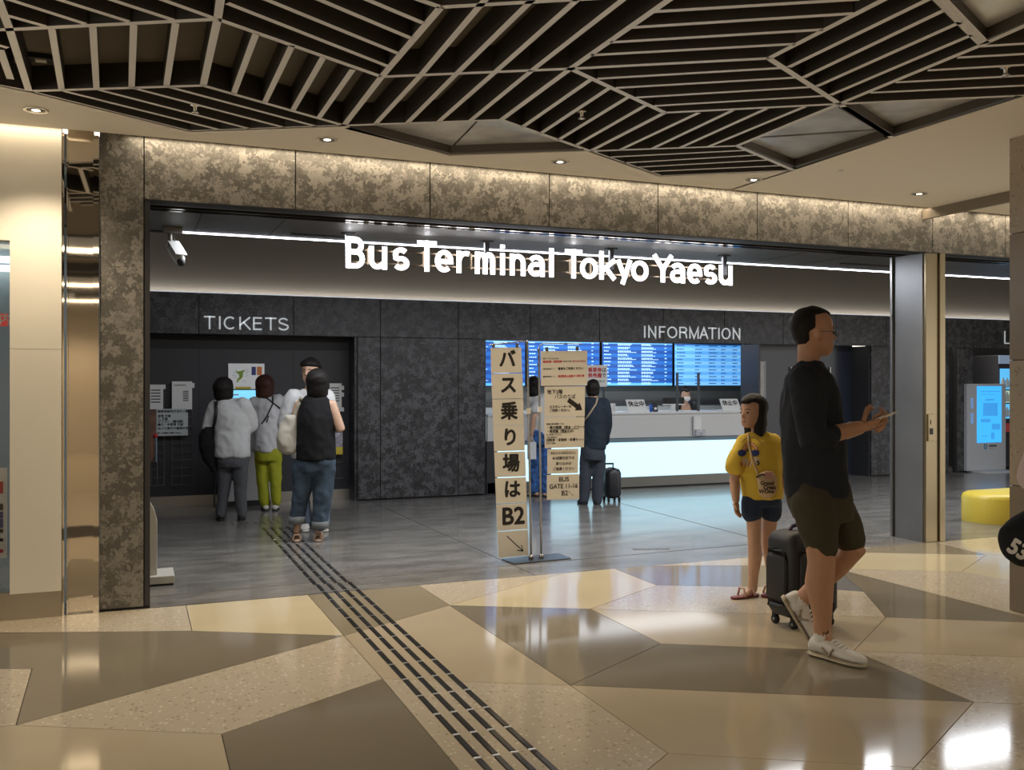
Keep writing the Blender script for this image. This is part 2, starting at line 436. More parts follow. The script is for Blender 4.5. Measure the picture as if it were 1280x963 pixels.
# the slabs go on out of view behind and beside the camera
SPREAD = [('b', (-9,-12,2,-.2)), ('t', (2,-12,16,-.2)), ('d', (-9,-.2,-1.6,3.2)), ('t', (-9,3.2,-1.6,YF)), ('b', (6.5,-.2,16,3.4)), ('c', (8.3,3.4,16,YF)), ('t', (-1.6,-.2,6.5,2.5))]
for k, (x0, y0, x1, y1) in SPREAD:
    MB().box((x0+.002, y0+.002, -.006), (x1-.002, y1-.002, -.0006)).build('slab', TM[k], floor)
inner = struct(MB().box((-3, YF, -.06), (16, 13.5, 0)).build('floor_hall', M_CONC), 'grey polished concrete floor of the ticket hall')
# saw cuts in the concrete
for a, b in (((464.7,628),(720,742)), ((187,746.5),(1108,666)), ((770,628),(935,671)), ((1176,643),(1262,656))):
    p, q = onz(*a), onz(*b)
    if q.y < YF + .01: t = (YF + .01 - p.y) / (q.y - p.y); q = p.lerp(q, t)
    d = (q - p); L_ = d.length; d.normalize(); nn = V((-d.y, d.x, 0))
    MB().obox((p + q) / 2 + V((0, 0, .0006)), d * L_ / 2, nn * .004, V((0, 0, .0005))).build('saw_cut', M_GROUT, inner)
p = (onz(797, 685.5) + onz(832, 687.5)) / 2
MB().obox(p + V((0,0,.002)), V((.15,-.05,0)), V((.006,.018,0)), V((0,0,.002))).build('floor_plate', M_STEEL, inner)

# tactile guide bars
tg = thing('tactile_strip', (1.31, 6, 0), 'four dark metal tactile guide lines running across the floor to the ticket machine', 'tactile paving')
M_BAR = mat('tactile_bar', (.085, .082, .078), .14, .7)
M_BARS = mat('tactile_silver', (.60, .58, .54), .28, .9)
bar = MB(); hw, hl = .0145, .117
bar.add([(-hw,-hl,0),(hw,-hl,0),(hw,hl,0),(-hw,hl,0),(-hw+.004,-hl+.004,.005),(hw-.004,-hl+.004,.005),(hw-.004,hl-.004,.005),(-hw+.004,hl-.004,.005)],
        [(0,3,2,1),(4,5,6,7),(0,1,5,4),(1,2,6,5),(2,3,7,6),(3,0,4,7)])
bme = bar.mesh('bar', M_BAR)
tip = MB().box((-hw, -.006, 0), (hw, .006, .004)).mesh('tip', M_BARS)
def putbar(me, x, y, rz=0, nm='guide_bar'):
    o = bpy.data.objects.new(nm, me); o.location = (x, y, 0); o.rotation_euler.z = rz; link(o, tg); return o
y0 = 6.66
for i in range(4):
    x = 1.20 + i * .0745
    for k in range(-17, 12):
        yy = y0 + .08 + k * .2535 if k >= 0 else y0 - .13 + (k + 1) * .2535 - .02
        if yy > 9.45: continue
        o = putbar(bme, x + (.012 if k < 0 else 0), yy)
        putbar(tip, x + (.012 if k < 0 else 0), yy - .1245, nm='bar_tip')
thin = MB().box((-.007, -.11, 0), (.007, .11, .005)).mesh('thin_bar', M_BARS)
for i in range(10):
    putbar(thin, .95 + i * .0745, 9.78, math.radians(0), 'short_bar')

# ================================================================== CORRIDOR CEILING
OUT = [(-260,62),(0,107),(36,114),(237.5,164),(430,157),(562,195),(738,189),(826,220),(992,213),(1115,172),(1280,119.5),(1500,49)]
OP = [onz(x, y, ZC) for x, y in OUT]
ce = MB()
fy = YF - .12
for i in range(len(OP) - 1):
    a, b = OP[i], OP[i+1]
    ce.face([a, b, V((b.x, fy, ZC)), V((a.x, fy, ZC))][::-1])
ce.face([OP[0], V((OP[0].x, fy, ZC)), V((-9, fy, ZC)), V((-9, OP[0].y, ZC))])
ce.face([OP[-1], V((16, OP[-1].y, ZC)), V((16, fy, ZC)), V((OP[-1].x, fy, ZC))])
# upstand of the slot and thickness at the louver edge
ce.box((-9, fy - .002, ZC), (16, fy, ZC + .1))
for i in range(len(OP) - 1):
    a, b = OP[i], OP[i+1]; ce.face([a, b, b + V((0,0,.15)), a + V((0,0,.15))])
ce.box((-9, fy, ZC + .1), (16, YF + .2, ZC + .12))
ceiling = struct(ce.build('ceiling', M_CEIL), 'cream plaster corridor ceiling in front of the ticket hall')

lv = thing('ceiling_louver', (3, 4, ZC), 'dark ceiling louver of pale edged slats in angular facets', 'ceiling louver')
MB().box((-9, -12, ZC + .125), (16, 6.0, ZC + .14)).build('backing_board', M_LOUVERBACK, lv)
def slat(a, b, w=.030, h=.115, nm='slat'):
    p, q = onz(*a, ZC), onz(*b, ZC); d = q - p; L_ = d.length; d.normalize(); s = V((-d.y, d.x, 0)) * w / 2
    mb = MB(); c = (p + q) / 2 + V((0, 0, h / 2))
    mb.obox(c, d * L_ / 2, s, V((0, 0, h / 2)), 0)
    mb.m[-6] = 1
    return mb.build(nm, [M_SLAT, M_SLATCAP], lv)
E_ = [  # frame beams between facets
 ((-120,38),(12,37)), ((12,37),(272,24)), ((272,24),(284,-60)), ((12,37),(36,114)), ((36,114),(254,107)), ((272,24),(254,107)), ((272,24),(477,96)),
 ((254,107),(430,157)), ((477,96),(430,157)), ((477,96),(551,9)), ((551,9),(522,-1)), ((522,-1),(420,-45)), ((551,9),(760,-3)), ((477,96),(713,86)),
 ((713,86),(900,-45)), ((713,86),(626.5,150)), ((430,157),(626.5,150)), ((626.5,150),(738,189)), ((713,86),(831,141)), ((831,141),(738,189)),
 ((831,141),(1049,130)), ((961,73),(1049,130)), ((961,73),(1190,-44)), ((713,86),(961,73)), ((738,189),(921,182.5)), ((1049,130),(921,182.5)), ((921,182.5),(992,213)),
 ((1049,130),(1230,55)), ((1230,55),(1135,-42)), ((1230,55),(1420,-30)), ((1049,130),(1280,119.5)), ((1049,130),(1115,172)),
 ((36,114),(237.5,164)), ((237.5,164),(430,157)), ((738,189),(826,220)), ((826,220),(992,213)), ((12,37),(-40,-100)), ((36,114),(0,107)), ((0,107),(-160,79)), ((0,62),(13,99))]
for a, b in E_: slat(a, b, .034 if (a, b) != ((1230,55),(1135,-42)) else .05, .13, 'frame_beam')
S_ = [
 ((64.5,36),(77,112)), ((116,33.5),(120.6,111)), ((167,31),(164.5,109.6)), ((219.6,29),(208,107.6)),
 ((-60,0),(57,33)), ((13,0),(107,30)), ((75,0),(161,27)), ((140,0),(216.5,25)), ((204,0),(268,23)), ((-60,40),(10,60)),
 ((13,0),(-60,-23)), ((75,0),(-20,-30)), ((140,0),(20,-38)), ((204,0),(80,-42)), ((240,-8),(150,-44)),
 ((80,114),(273,162)), ((124,112.5),(312,161)), ((168,110.5),(355,159.5)), ((212,109),(395,158)),
 ((320,42),(292,117.5)), ((365,57),(331,128)), ((404,72),(366,138)), ((441,87),(399,147)),
 ((284,4),(485,83)), ((334,0),(498,67)), ((400,0),(514,48)), ((460,0),(529,29)), ((334,0),(240,-34)), ((400,0),(300,-36)), ((460,0),(370,-36)),
 ((600,7),(526,94)), ((661,4),(571,92)), ((721,0),(619,90)), ((778,0),(665,88)), ((778,0),(830,-44)), ((600,7),(650,-50)), ((661,4),(710,-46)),
 ((526,94),(469,155.5)), ((571,92),(509,154)), ((619,90),(548,152.6)), ((665,88),(588,151)),
 ((739.4,99),(653,159)), ((762,110),(675.7,167)), ((786,121),(698,175)), ((808.5,131),(719.5,182)),
 ((818,14.6),(1075,-1)), ((788.6,34.5),(1066,17)), ((763,53),(1029,37)), ((739,69),(994,55)),
 ((747,98.5),(977,85)), ((770,110),(995,97)), ((795,122),(1012,109)), ((818,132.5),(1030,120)), ((848,-8),(1100,-20)), ((878,-30),(1150,-44)),
 ((873.6,141),(775,187.5)), ((916,138),(815,186)), ((958,136),(849.7,185)), ((1006,133.5),(885.5,183.5)),
 ((762,196.5),(933,188)), ((780.6,203.7),(947,194)), ((798,209),(963,200)), ((812.5,214.5),(978,207)),
 ((1159,0),(986,84)), ((1184,11),(1004,97)), ((1200,28),(1021,108)), ((1214,44),(1038,119)), ((1159,0),(1240,-40)),
 ((1225,58),(1290,54)), ((1197,72),(1290,67)), ((1160,88),(1300,80)), ((1120,103),(1310,93)), ((1088,116),(1300,106)), ((1290,54),(1420,46)), ((1290,67),(1420,60)), ((1300,80),(1420,73)), ((1310,93),(1420,87)), ((1300,106),(1420,100))]
for a, b in S_: slat(a, b)
# plain dark louver field behind the camera
for k in range(10):
    y = 1.0 - k * 1.15
    mb = MB(); mb.obox((3, y, ZC + .06), V((11, .6 * (-1) ** k, 0)), V((0, .015, 0)), V((0, 0, .06))); mb.m[0] = 1; mb.build('slat', [M_SLAT, M_SLATCAP], lv)
# recessed metal panels
def cpanel(pl, z=ZC + .05, lip=.0):
    P = [onz(x, y, ZC) for x, y in pl]
    A = sum(P[i].x * P[(i+1) % len(P)].y - P[(i+1) % len(P)].x * P[i].y for i in range(len(P)))
    if A > 0: P = P[::-1]
    MB().prism([p + V((0,0,z - ZC)) for p in P], (0, 0, .01)).build('metal_panel', M_CPANEL, lv)
cpanel([(430,157),(606,151),(562,195)]); cpanel([(609,151),(626.5,150),(738,189),(565,195)])
cpanel([(1049,130),(921,182.5),(1108,170.5)]); cpanel([(925,184),(992,213),(1113,172.5)])
cpanel([(1049,130),(1280,119.5),(1115,172)]); cpanel([(1135,-42),(1230,55),(1420,-30)])
def trim(a, b, w=.05, dz=.07):
    p, q = onz(*a, ZC), onz(*b, ZC); d = q - p; L_ = d.length; d.normalize(); s = V((-d.y, d.x, 0)) * w / 2
    MB().obox((p + q) / 2 + V((0, 0, dz / 2)), d * L_ / 2, s, V((0, 0, dz / 2))).build('panel_trim', mat('bronze_trim', (.085, .07, .055), .45, .3), lv)
for a, b in (((434,160),(562,192.5)), ((562,192.5),(730,187)), ((926,184),(992,210)), ((992,210),(1108,172)), ((1054,134),(1114,170)), ((1116,170),(1275,120)), ((1226,52),(1135,-40)), ((1234,52),(1410,-26))):
    trim(a, b)

# downlights
def downlight(px, py, lab, power=68, r=.052):
    c = onz(px, py, ZC)
    t = thing('downlight', c, lab, 'downlight', 'round recessed downlights in the corridor ceiling')
    MB().lathe(c, [(r+.012, -.002), (r+.012, -.006), (r, -.006), (r-.006, -.001)], 24).build('trim_ring', mat('chrome', (.75, .73, .68), .15, 1), t, True)
    MB().lathe(c, [(r-.004, -.0035), (r*.4, -.0025), (r*.38, -.0025)], 20).build('reflector', mat('lamp_reflector', (.8, .78, .7), .2, .8), t, True)
    MB().lathe(c, [(r*.42, -.005), (r*.3, -.0045)], 16).build('lamp', mat('lamp_glow', (1, .9, .7), .5, emit=9, ecol=(1, .85, .6)), t, True)
    spot('downlight_lamp', c - V((0, 0, .02)), power, WARM)
downlight(45, 137, 'downlight in the cream ceiling above the cream wall at far left')
downlight(409, 174, 'downlight in the cream ceiling left of the pointed metal panel')
downlight(700, 202, 'downlight in the cream ceiling above the middle of the shop front')
downlight(942, 224.5, 'downlight in the cream ceiling below the right metal panel')
downlight(1149, 242, 'downlight in the cream ceiling nearest the stone column')
MB_ = MB(); c = onz(1051, 213, ZC); MB_.lathe(c, [(.02, 0), (.018, -.008), (.006, -.012)], 12)
tag(MB_.build('ceiling_sensor', M_WHITE, None, True), 'tiny white sensor on the cream ceiling between two downlights', 'sensor')
def sprinkler(px, py, lab):
    c = onz(px, py, ZC - .01)
    t = thing('sprinkler', c, lab, 'sprinkler', 'sprinkler heads below the louver')
    MB().lathe(c, [(.028, .03), (.030, .024), (.010, .02), (.008, -.01)], 14).build('head', mat('chrome', (.75,.73,.68), .15, 1), t, True)
    MB().lathe(c, [(.006, -.004), (.02, -.012), (.02, -.015), (.004, -.017)], 14).build('deflector', mat('chrome', (.75,.73,.68), .15, 1), t, True)
sprinkler(244, 138, 'sprinkler head below the left louver slats'); sprinkler(727, 145.5, 'sprinkler head below the middle louver slats'); sprinkler(1257, 91, 'sprinkler head below the right louver slats')
c = onz(52, 73, ZC + .11)
t = thing('emergency_light', c, 'small square emergency light recessed between the left louver slats', 'light')
MB().box(c - V((.055,.04,.01)), c + V((.055,.04,.012))).build('housing', M_BLACK, t)
MB().box(c - V((.028,.022,.016)), c + V((.022,.022,-.009))).build('lens', mat('lens_white', (.7,.66,.55), .4), t)

# warm light panels further back in the corridor ceiling (left row seen in the mirror column, right pair added as fill)
M_COFFER = mat('warm_light_panel', (1, .9, .7), .5, emit=6, ecol=(1, .83, .58))
for k, (x, y, sx, sy) in enumerate([(-.9, 1.0, 1.3, .34), (-.9, -3.2, 1.3, .34), (-.9, -6.3, 1.3, .34), (5.2, -1.2, 2.2, .34), (5.2, -5.0, 2.2, .34)]):
    t = thing('ceiling_light_panel', (x, y, ZC), ['warm light panel in the louver nearest the mirror column', 'second warm light panel reflected in the mirror column', 'farthest warm light panel reflected in the mirror column', 'unseen warm panel added as fill over the corridor behind the travellers', 'unseen warm panel added as fill at the far end of the corridor'][k], 'light panel', 'warm light panels of the corridor')
    MB().box((x-sx/2-.03, y-sy/2-.03, ZC-.02), (x+sx/2+.03, y+sy/2+.03, ZC+.1)).build('frame', M_SLATCAP, t)
    MB().box((x-sx/2, y-sy/2, ZC-.026), (x+sx/2, y+sy/2, ZC-.021)).build('diffuser', M_COFFER, t)
for x, y in ((2.2, -.8), (-.4, 2.6), (6.2, 1.6), (2.8, -3.5), (-1.5, -4.5), (-1, -6.8)):  # added fill spots without fixtures, brightening the corridor and its rear wall
    c = V((x, y, ZC - .02))
    spot('corridor_fill', c, 50 if x == -.4 else 120, WARM, 140, .22)

# ================================================================== SHOP FRONT (plane YF)
X0, X1, X2, X3 = xat(13, YF), xat(78, YF), xat(122, YF), xat(181.5, YF)
XJ = xat(187.5, YF)
front = struct(MB().box((X2 + .02, YF + .005, 2.56), (16, YF + .12, ZC + .1)).build('wall_front', M_BLACK), 'shop front clad in mottled metal panels above the hall opening')
seam = [XJ - .035] + [ony(x, 220, YF).x for x in (369, 537, 686, 821.5, 945.5, 1059, 1164.5, 1255.5)] + [10.3, 11.6]
ZH = 2.565
g = .004
for a, b in zip(seam, seam[1:]):
    MB().box((a + g, YF - .012, ZH), (b - g, YF + .01, ZC + .1)).build('metal_panel', M_PANEL, front, bevel=.0015)
struct(MB().box((X2 + .012, YF, .0), (XJ, YF + .42, ZC + .1)).build('wall_front_pier', M_BLACK), 'dark mottled pier at the left of the opening')
pier = bpy.data.objects['wall_front_pier']
MB().box((X2 + .012, YF - .012, .015), (seam[0] - g, YF + .002, ZC + .1)).build('metal_panel', M_PANEL, pier, bevel=.0015)
MB().box((seam[0] + g, YF - .008, .015), (XJ, YF + .002, ZH)).build('edge_trim', M_DARK, pier)
# mirror column
mc = thing('mirror_column', ((X1+X2)/2, YF, 0), 'tall mirror polished steel strip between cream wall and dark pier', 'mirror column')
MB().box((X1 + .03, YF + .02, 0), (X2 - .02, YF + .06, ZC + .1)).build('mirror_sheet', M_MIRROR, mc)
MB().box((X1, YF - .03, 0), (X1 + .012, YF + .06, ZC)).build('edge_strip', M_MIRROR, mc)
MB().box((X1 + .024, YF - .005, 0), (X1 + .032, YF + .06, ZC)).build('edge_strip', M_MIRROR, mc)
MB().box((X2 - .024, YF - .03, 0), (X2 + .008, YF + .06, ZC)).build('edge_strip', M_MIRROR, mc)
# cream wall and the shop window left of it
wl = struct(MB().box((X0, YF - .03, 0.0), (X1 - .003, YF + .06, ZC + .1)).build('wall_left', M_CREAM), 'cream painted wall panel left of the mirror column')
MB().box((X0 - .002, YF - .034, .0), (X1 - .003, YF - .029, .155)).build('baseboard', mat('base_steel', (.45, .40, .32), .35, .6), wl)
zz = ony(50, 437, YF).z
MB().box((X0, YF - .0306, zz), (X1 - .003, YF - .0296, zz + .003)).build('panel_joint', mat('joint', (.45, .4, .32), .6), wl)
struct(MB().box((-9, YF - .03, 2.26), (X0, YF + .06, ZC + .1)).build('wall_left_upper', M_CREAM), 'cream wall above the shop window')
win = struct(MB().box((-3, YF + .0, .16), (X0, YF + .012, 2.26)).build('window_1', M_GLASS), 'glass shop window at the left edge')
MB().box((-3, YF - .02, .0), (X0, YF + .04, .16)).build('window_sill', mat('base_steel', (.45,.40,.32), .35, .6), win)
struct(MB().box((-3.2, 8.2, 0), (X3, 8.3, 2.9)).build('wall_shop', mat('shop_wall', (.30, .37, .40), .7)), 'blue grey wall inside the left shop')
struct(MB().box((-3.2, YF + .1, 2.7), (X3, 8.3, 2.75)).build('ceiling_shop', mat('shop_wall', (.30,.37,.40), .7)), 'ceiling inside the left shop')
area('shop_lamp', (-1.6, 7.4, 2.6), (-1.6, 7.4, 0), 1.2, .4, 22, (.85, .95, 1))
for k, yv in enumerate((325, 336)):
    p = ony(2, yv, 8.1)
    tag(MB().box((p.x - 1.2, 8.05, p.z - .022), (p.x + .2, 8.1, p.z + .022)).build('shop_light_bar', mat('shop_tube', (1,1,1), .5, emit=2.2, ecol=(.95, 1, .95))), ['upper white light bar inside the shop window', 'lower white light bar inside the shop window'][k], 'light', 'light bars in the left shop')
p0, p1 = ony(-60, 391, YF + .03), ony(10.5, 408, YF + .03)
sg = thing('shop_sign', (p0.x, YF + .03, p1.z), 'red sign with white characters in the shop window', 'sign')
MB().box((p0.x, YF + .02, p1.z), (p1.x, YF + .03, p0.z)).build('board', mat('sign_red', (.70, .05, .06), .5, emit=.25), sg)
mb = MB(); put_text(mb, '案内', V((p1.x - .05, YF + .018, (p0.z + p1.z)/2)), V((1,0,0)), V((0,0,1)), .07, .002); mb.build('lettering', M_WHITE, sg)
p0, p1 = ony(-60, 587, YF + .06), ony(9, 697, YF + .06)
nb = thing('shop_notice', (p0.x, YF + .05, p1.z), 'white notice with red and blue blocks behind the shop window', 'notice')
MB().box((p0.x, YF + .05, p1.z), (p1.x, YF + .06, p0.z)).build('sheet', M_WHITE, nb)
for (a, b, mm) in ((604, 617, M_REDINK), (632, 638, M_INK), (642, 648, mat('navy_ink', (.03, .05, .25), .5)), (651, 660, mat('navy_ink', (.03,.05,.25), .5)), (664, 666, M_INK), (676, 677, M_INK), (690, 691, M_REDINK)):
    q0, q1 = ony(-50, a, YF + .048), ony(4, b, YF + .048)
    MB().box((q0.x, YF + .046, q1.z), (q1.x, YF + .05, q0.z)).build('printed_block', mm, nb)

# gate column at the right of the opening
GX0, GX1 = 6.50, 6.70
gc = thing('gate_column', (6.6, 6.5, 0), 'steel clad gate column between the two hall openings', 'column')
MB().box((GX0, YF + .035, 0), (GX1 - .045, YF + .36, ZH)).build('column_casing', M_STEELD, gc, bevel=.004)
MB().box((GX0 + .012, YF + .008, 0), (GX1 - .05, YF + .034, ZH)).build('front_cover', M_BRASSY, gc, bevel=.003)
MB().box((GX1 - .042, YF - .01, 0), (GX1 + .02, YF + .30, ZH)).build('guide_rail', M_BRASSY, gc, bevel=.003)
MB().box((GX0 - .02, YF + .375, 0), (GX0 + .05, YF + .40, ZH)).build('rear_rail', M_STEEL, gc, bevel=.003)
MB().box((GX0 + .0, YF + .36, 0), (GX0 + .04, YF + .376, ZH)).build('shadow_gap', M_BLACK, gc)
cpz = ony(1158, 535, YF).z
cb = MB().box((GX0 + .028, YF - .004, cpz - .12), (GX0 + .10, YF + .010, cpz + .12)).build('switch_box', M_BRASSY, gc, bevel=.003)
MB().box((GX0 + .045, YF - .007, cpz - .06), (GX0 + .082, YF - .003, cpz - .005)).build('key_switch', M_DARK, cb)
MB().box((GX0 + .05, YF - .006, cpz + .03), (GX0 + .058, YF - .003, cpz + .07)).build('slot', M_BLACK, cb)

# header zone and soffit of the hall
hd = struct(MB().box((XJ - .2, YF + .12, 2.615), (16, 6.88, 2.9)).build('ceiling_header', M_BLACK), 'dark gate header just inside the opening')
MB().box((XJ - .2, YF - .005, ZH - .004), (16, YF + .16, ZH + .05)).build('header_edge', M_SOFFIT, hd)
MB().box((XJ - .2, 6.74, 2.585), (16, 6.78, 2.62)).build('groove_lip', mat('glossy_bronze', (.16, .13, .09), .12, .9), hd)
MB().box((XJ - .2, 6.86, 2.590), (16, 6.90, 2.62)).build('groove_lip', mat('glossy_bronze', (.16,.13,.09), .12, .9), hd)
so = struct(MB().box((XJ - 1.5, 6.88, 2.60), (16, 7.84, 2.9)).build('ceiling_hall_front', M_SOFFIT), 'dark glossy soffit inside the hall')
for px, py in ((246, 282), (345, 286), (1000, 317), (1060, 321)):
    q = ony(px, py, 7.4).x if False else onz(px, py, 2.6).x
    MB().box((q - .004, 6.95, 2.5985), (q + .004, 7.78, 2.601)).build('panel_joint', M_BLACK, so)
for a, b in (((363, 292), (432, 296)), ((1052, 329), (1105, 333))):
    p, q = onz(*a, 2.6), onz(*b, 2.6)
    MB().box((p.x, p.y - .03, 2.592), (q.x, p.y + .03, 2.601)).build('air_slot', M_BLACK, so)
struct(MB().box((XJ - 1.5, 7.90, 2.60), (16, 7.95, 3.3)).build('trim_1', M_BLACK), 'black upstand behind the line of light')
struct(MB().box((XJ - 1.5, 7.95, 3.25), (16, YB + .1, 3.3)).build('ceiling_hall', M_BLACK), 'black void ceiling of the hall')
struct(MB().box((XJ - 1.5, YB + .10, 2.40), (16, YB + .2, 3.25)).build('wall_bulkhead', mat('bulkhead_paint', (.22, .20, .175), .75)), 'beige bulkhead over the back wall panels')
led = tag(MB().box((ony(222, 290, 7.87).x, 7.845, 2.592), (16, 7.875, 2.604)).build('led_line', mat('led_white', (1,1,1), .5, emit=7, ecol=(.86, .9, 1))), 'thin white line of light under the dark hall soffit', 'light')
tag(MB().box((XJ - 1.4, YB + .0, 2.418), (15.5, YB + .028, 2.428)).build('slot_light', mat('slot_glow', (1,1,1), .5, emit=.4, ecol=(.78, .88, 1))), 'pale blue light slot along the top of the back wall', 'light')
struct(MB().box((XJ - 1.6, YF + .42, 0), (XJ - 1.5, 13, 2.9)).build('wall_hall_left', M_DARK), 'dark left wall of the ticket hall')
struct(MB().box((15.5, YF, 0), (15.6, 13, 2.9)).build('wall_hall_right', M_DARK), 'dark right wall of the ticket hall')

# ================================================================== BACK WALL (plane YB)
ZT = 1.96
bx = lambda px: xat(px, YB)
bw = struct(MB().box((-1.4, YB + .03, ZT + .01), (15.5, YB + .09, 2.40)).build('wall_back', M_BLACK), 'back wall of dark mottled metal panels')
hs = [-1.4] + [bx(v) for v in (248.6, 367, 475.6, 573, 663, 749.5, 829, 905.5, 979, 1045, 1108, 1180)] + [12.35, 14, 15.5]
for a, b in zip(hs, hs[1:]):
    MB().box((a + g, YB, ZT), (b - g, YB + .035, 2.418)).build('metal_panel', M_PANELD, bw, bevel=.0015)
XN = bx(447)       # right edge of the ticket niche
XI0, XI1 = bx(606), bx(950)
XD1 = bx(1089)
low = [(XN, bx(475.6)), (bx(475.6), bx(573)), (bx(573), XI0)]
for i, (a, b) in enumerate(low):
    MB().box((a + g, YB, .02), (b - g, YB + .035, ZT - .006)).build('door_panel' if i == 1 else 'metal_panel', M_PANELD, bw, bevel=.0015)
MB().box((XN, YB + .03, 0), (XI0, YB + .12, ZT + .02)).build('core', M_BLACK, bw)
MB().box((XI0 - .015, YB + .02, 0), (XI0 + .02, YB + 1.3, ZT)).build('reveal', M_DARK, bw)
for a, b in ((XD1, bx(1128)), (bx(1128), bx(1186)), (bx(1198), 12.35)):
    MB().box((a + g, YB, .02), (b - g, YB + .035, ZT - .006)).build('metal_panel', M_PANELD, bw, bevel=.0015)
MB().box((XD1, YB + .03, 0), (bx(1186), YB + .12, ZT + .02)).build('core', M_BLACK, bw)
MB().box((bx(1198), YB + .03, 0), (12.35, YB + .12, ZT + .02)).build('core', M_BLACK, bw)
MB().box((bx(1186), YB + .25, 0), (bx(1198), YB + .3, ZT)).build('niche_back', M_BLACK, bw)
MB().box((12.3, YB + .9, 0), (15.5, YB + .95, 2.2)).build('niche_back', M_DARK, bw)
lk = ony(565, 520, YB)
MB().box((lk.x - .025, YB - .006, lk.z - .05), (lk.x + .012, YB + .002, lk.z + .05)).build('door_lock', M_BLACK, bw)
# ticket niche
tn = struct(MB().box((-1.4, YB + .34, 0), (XN, YB + .40, 2.0)).build('wall_niche', mat('niche_panel', (.030, .030, .037), .5)), 'dark flat wall of the ticket niche')
MB().box((XN - .03, YB + .03, 0), (XN, YB + .36, ZT)).build('niche_side', M_PANELD, tn)
MB().box((-1.4, YB + .03, ZT - .005), (XN, YB + .36, ZT + .015)).build('niche_head', M_BLACK, tn)
MB().box((-1.4, YB + .33, 0), (XN - .03, YB + .341, .115)).build('kick_plate', mat('kick_steel', (.52, .50, .46), .3, .85), tn)
MB().box((-1.4, YB + .338, 1.80), (XN - .03, YB + .3405, 2.0)).build('upper_band', M_BLACK, tn)
for v in (248.6, 367):
    q = ony(v, 450, YB + .34).x; MB().box((q - .003, YB + .338, .12), (q + .003, YB + .3405, 1.8)).build('panel_joint', M_BLACK, tn)
# information room behind the counter
XR = xat(962, 12.75)
rm = struct(MB().box((XI0 - .1, 12.75, 0), (XR + .1, 12.8, 2.3)).build('wall_office', mat('office_wall', (.30, .29, .28), .7)), 'grey wall behind the information counter')
struct(MB().box((XI0 - .1, YB + .12, 2.1), (XR + .1, 12.8, 2.15)).build('ceiling_office', M_DARK), 'dark ceiling over the information counter')
MB().box((XI0 + .03, 12.70, .0), (XR, 12.76, 1.05)).build('rear_cabinet', M_WHITE, rm)
MB().box((XI0, 12.69, 1.085), (XR, 12.75, 1.13)).build('grey_rail', mat('rail_grey', (.10, .10, .11), .4), rm)
MB().box((XR, YB + .55, 0), (XR + .06, 12.8, 2.1)).build('partition', mat('office_wall', (.30,.29,.28), .7), rm)
area('office_lamp', (6.3, 11.9, 2.08), (6.3, 11.9, 0), 3.6, 1.0, 24, (.95, .97, 1))
# dark doorway right of the counter
dw = struct(MB().box((XI1 + .02, YB + .40, 0), (XD1, YB + .46, 2.1)).build('door_1', mat('door_blue_black', (.028, .034, .055), .25)), 'dark glossy recessed doorway right of the information counter')
MB().box((XD1 - .02, YB + .03, 0), (XD1 + .02, YB + .46, ZT)).build('door_jamb', M_DARK, dw)
q = ony(1069, 500, YB + .5).x
MB().box((q - .03, YB + .30, 0), (q + .03, YB + .35, .42)).build('floor_post', mat('rail_grey', (.10,.10,.11), .4), dw)
for v in (988, 1037):
    q = ony(v, 470, YB + .39); MB().box((q.x - .008, YB + .37, q.z - .35), (q.x + .008, YB + .395, q.z + .13)).build('door_pull', M_STEEL, dw)

MB().box((XI1, YB + .03, 0), (XI1 + .03, YB + .46, ZT)).build('door_jamb', M_DARK, dw)
# ================================================================== stone column and far structure
sc_l = onz(1262, 763)
scd = (sc_l - CAM).dot(CF)
col = struct(MB().box((sc_l.x + .01, sc_l.y - 1.19, 0), (sc_l.x + 1.19, sc_l.y - .01, ZC + .1)).build('wall_stone_column', M_GROUT), 'square stone clad column at the right edge')
zs = [CH + (HY - y) / F * scd for y in (763, 606.5, 450.5, 293)]
M_STONE = terrazzo('column_stone', (.36, .30, .225), (.46, .40, .31), (.26, .21, .15), .3)
M_STONE2 = mat('column_stone_plain', (.23, .185, .135), .35, var=(4, .10))
cuts = [0, zs[1], zs[2], zs[3], ZC + .1]
for i, (a, b) in enumerate(zip(cuts, cuts[1:])):
    MB().box((sc_l.x, sc_l.y - 1.2, a + .003), (sc_l.x + 1.2, sc_l.y, b - .003)).build('stone_panel', M_STONE if i in (1, 3) else M_STONE2, col)
# low smoke beam between the fascia and the column
struct(MB().box((6.44, 5.35, 2.845), (6.48, YF - .02, ZC)).build('trim_3', mat('smoke_beam', (.20, .165, .125), .5)), 'narrow drop beam under the ceiling beside the stone column')
# closing walls of the corridor out of view
struct(MB().box((-9, -8.1, 0), (16, -8, 3.1)).build('wall_rear', mat('rear_wall', (.50, .43, .33), .6)), 'beige wall at the rear of the corridor')
# ================================================================== SIGNS ON THE BUILDING
YS = 7.35
sign = thing('illuminated_sign', (3.3, YS, 2.3), 'glowing white lettering Bus Terminal Tokyo Yaesu hung over the hall entrance', 'sign')
zb = ony(432, 334.8, YS).z; cap = ony(432, 295.2, YS).z - zb
LET = [('B',432.6,456.2),('u',461.6,484),('s',491,511.8),('T',522,546),('e',544.3,566.7),('r',571.3,591),('m',594.3,619),('i',624.8,632.3),('n',638,657),('a',660.7,681),('l',686.7,692.8),
       ('T',707,728),('o',725.9,747.8),('k',750,769.5),('y',771.6,789.8),('o',789.8,810.8),('Y',817.3,841),('a',838.6,856.5),('e',860,878),('s',880.6,896.5),('u',899.5,915.8)]
for ch, a, b in LET:
    letter(ch, xat(a, YS), xat(b, YS), zb, cap, .038, YS, .014, 'letter', M_LETTER, sign)
M_BR = mat('sign_rail', (.16, .12, .08), .3, .8)
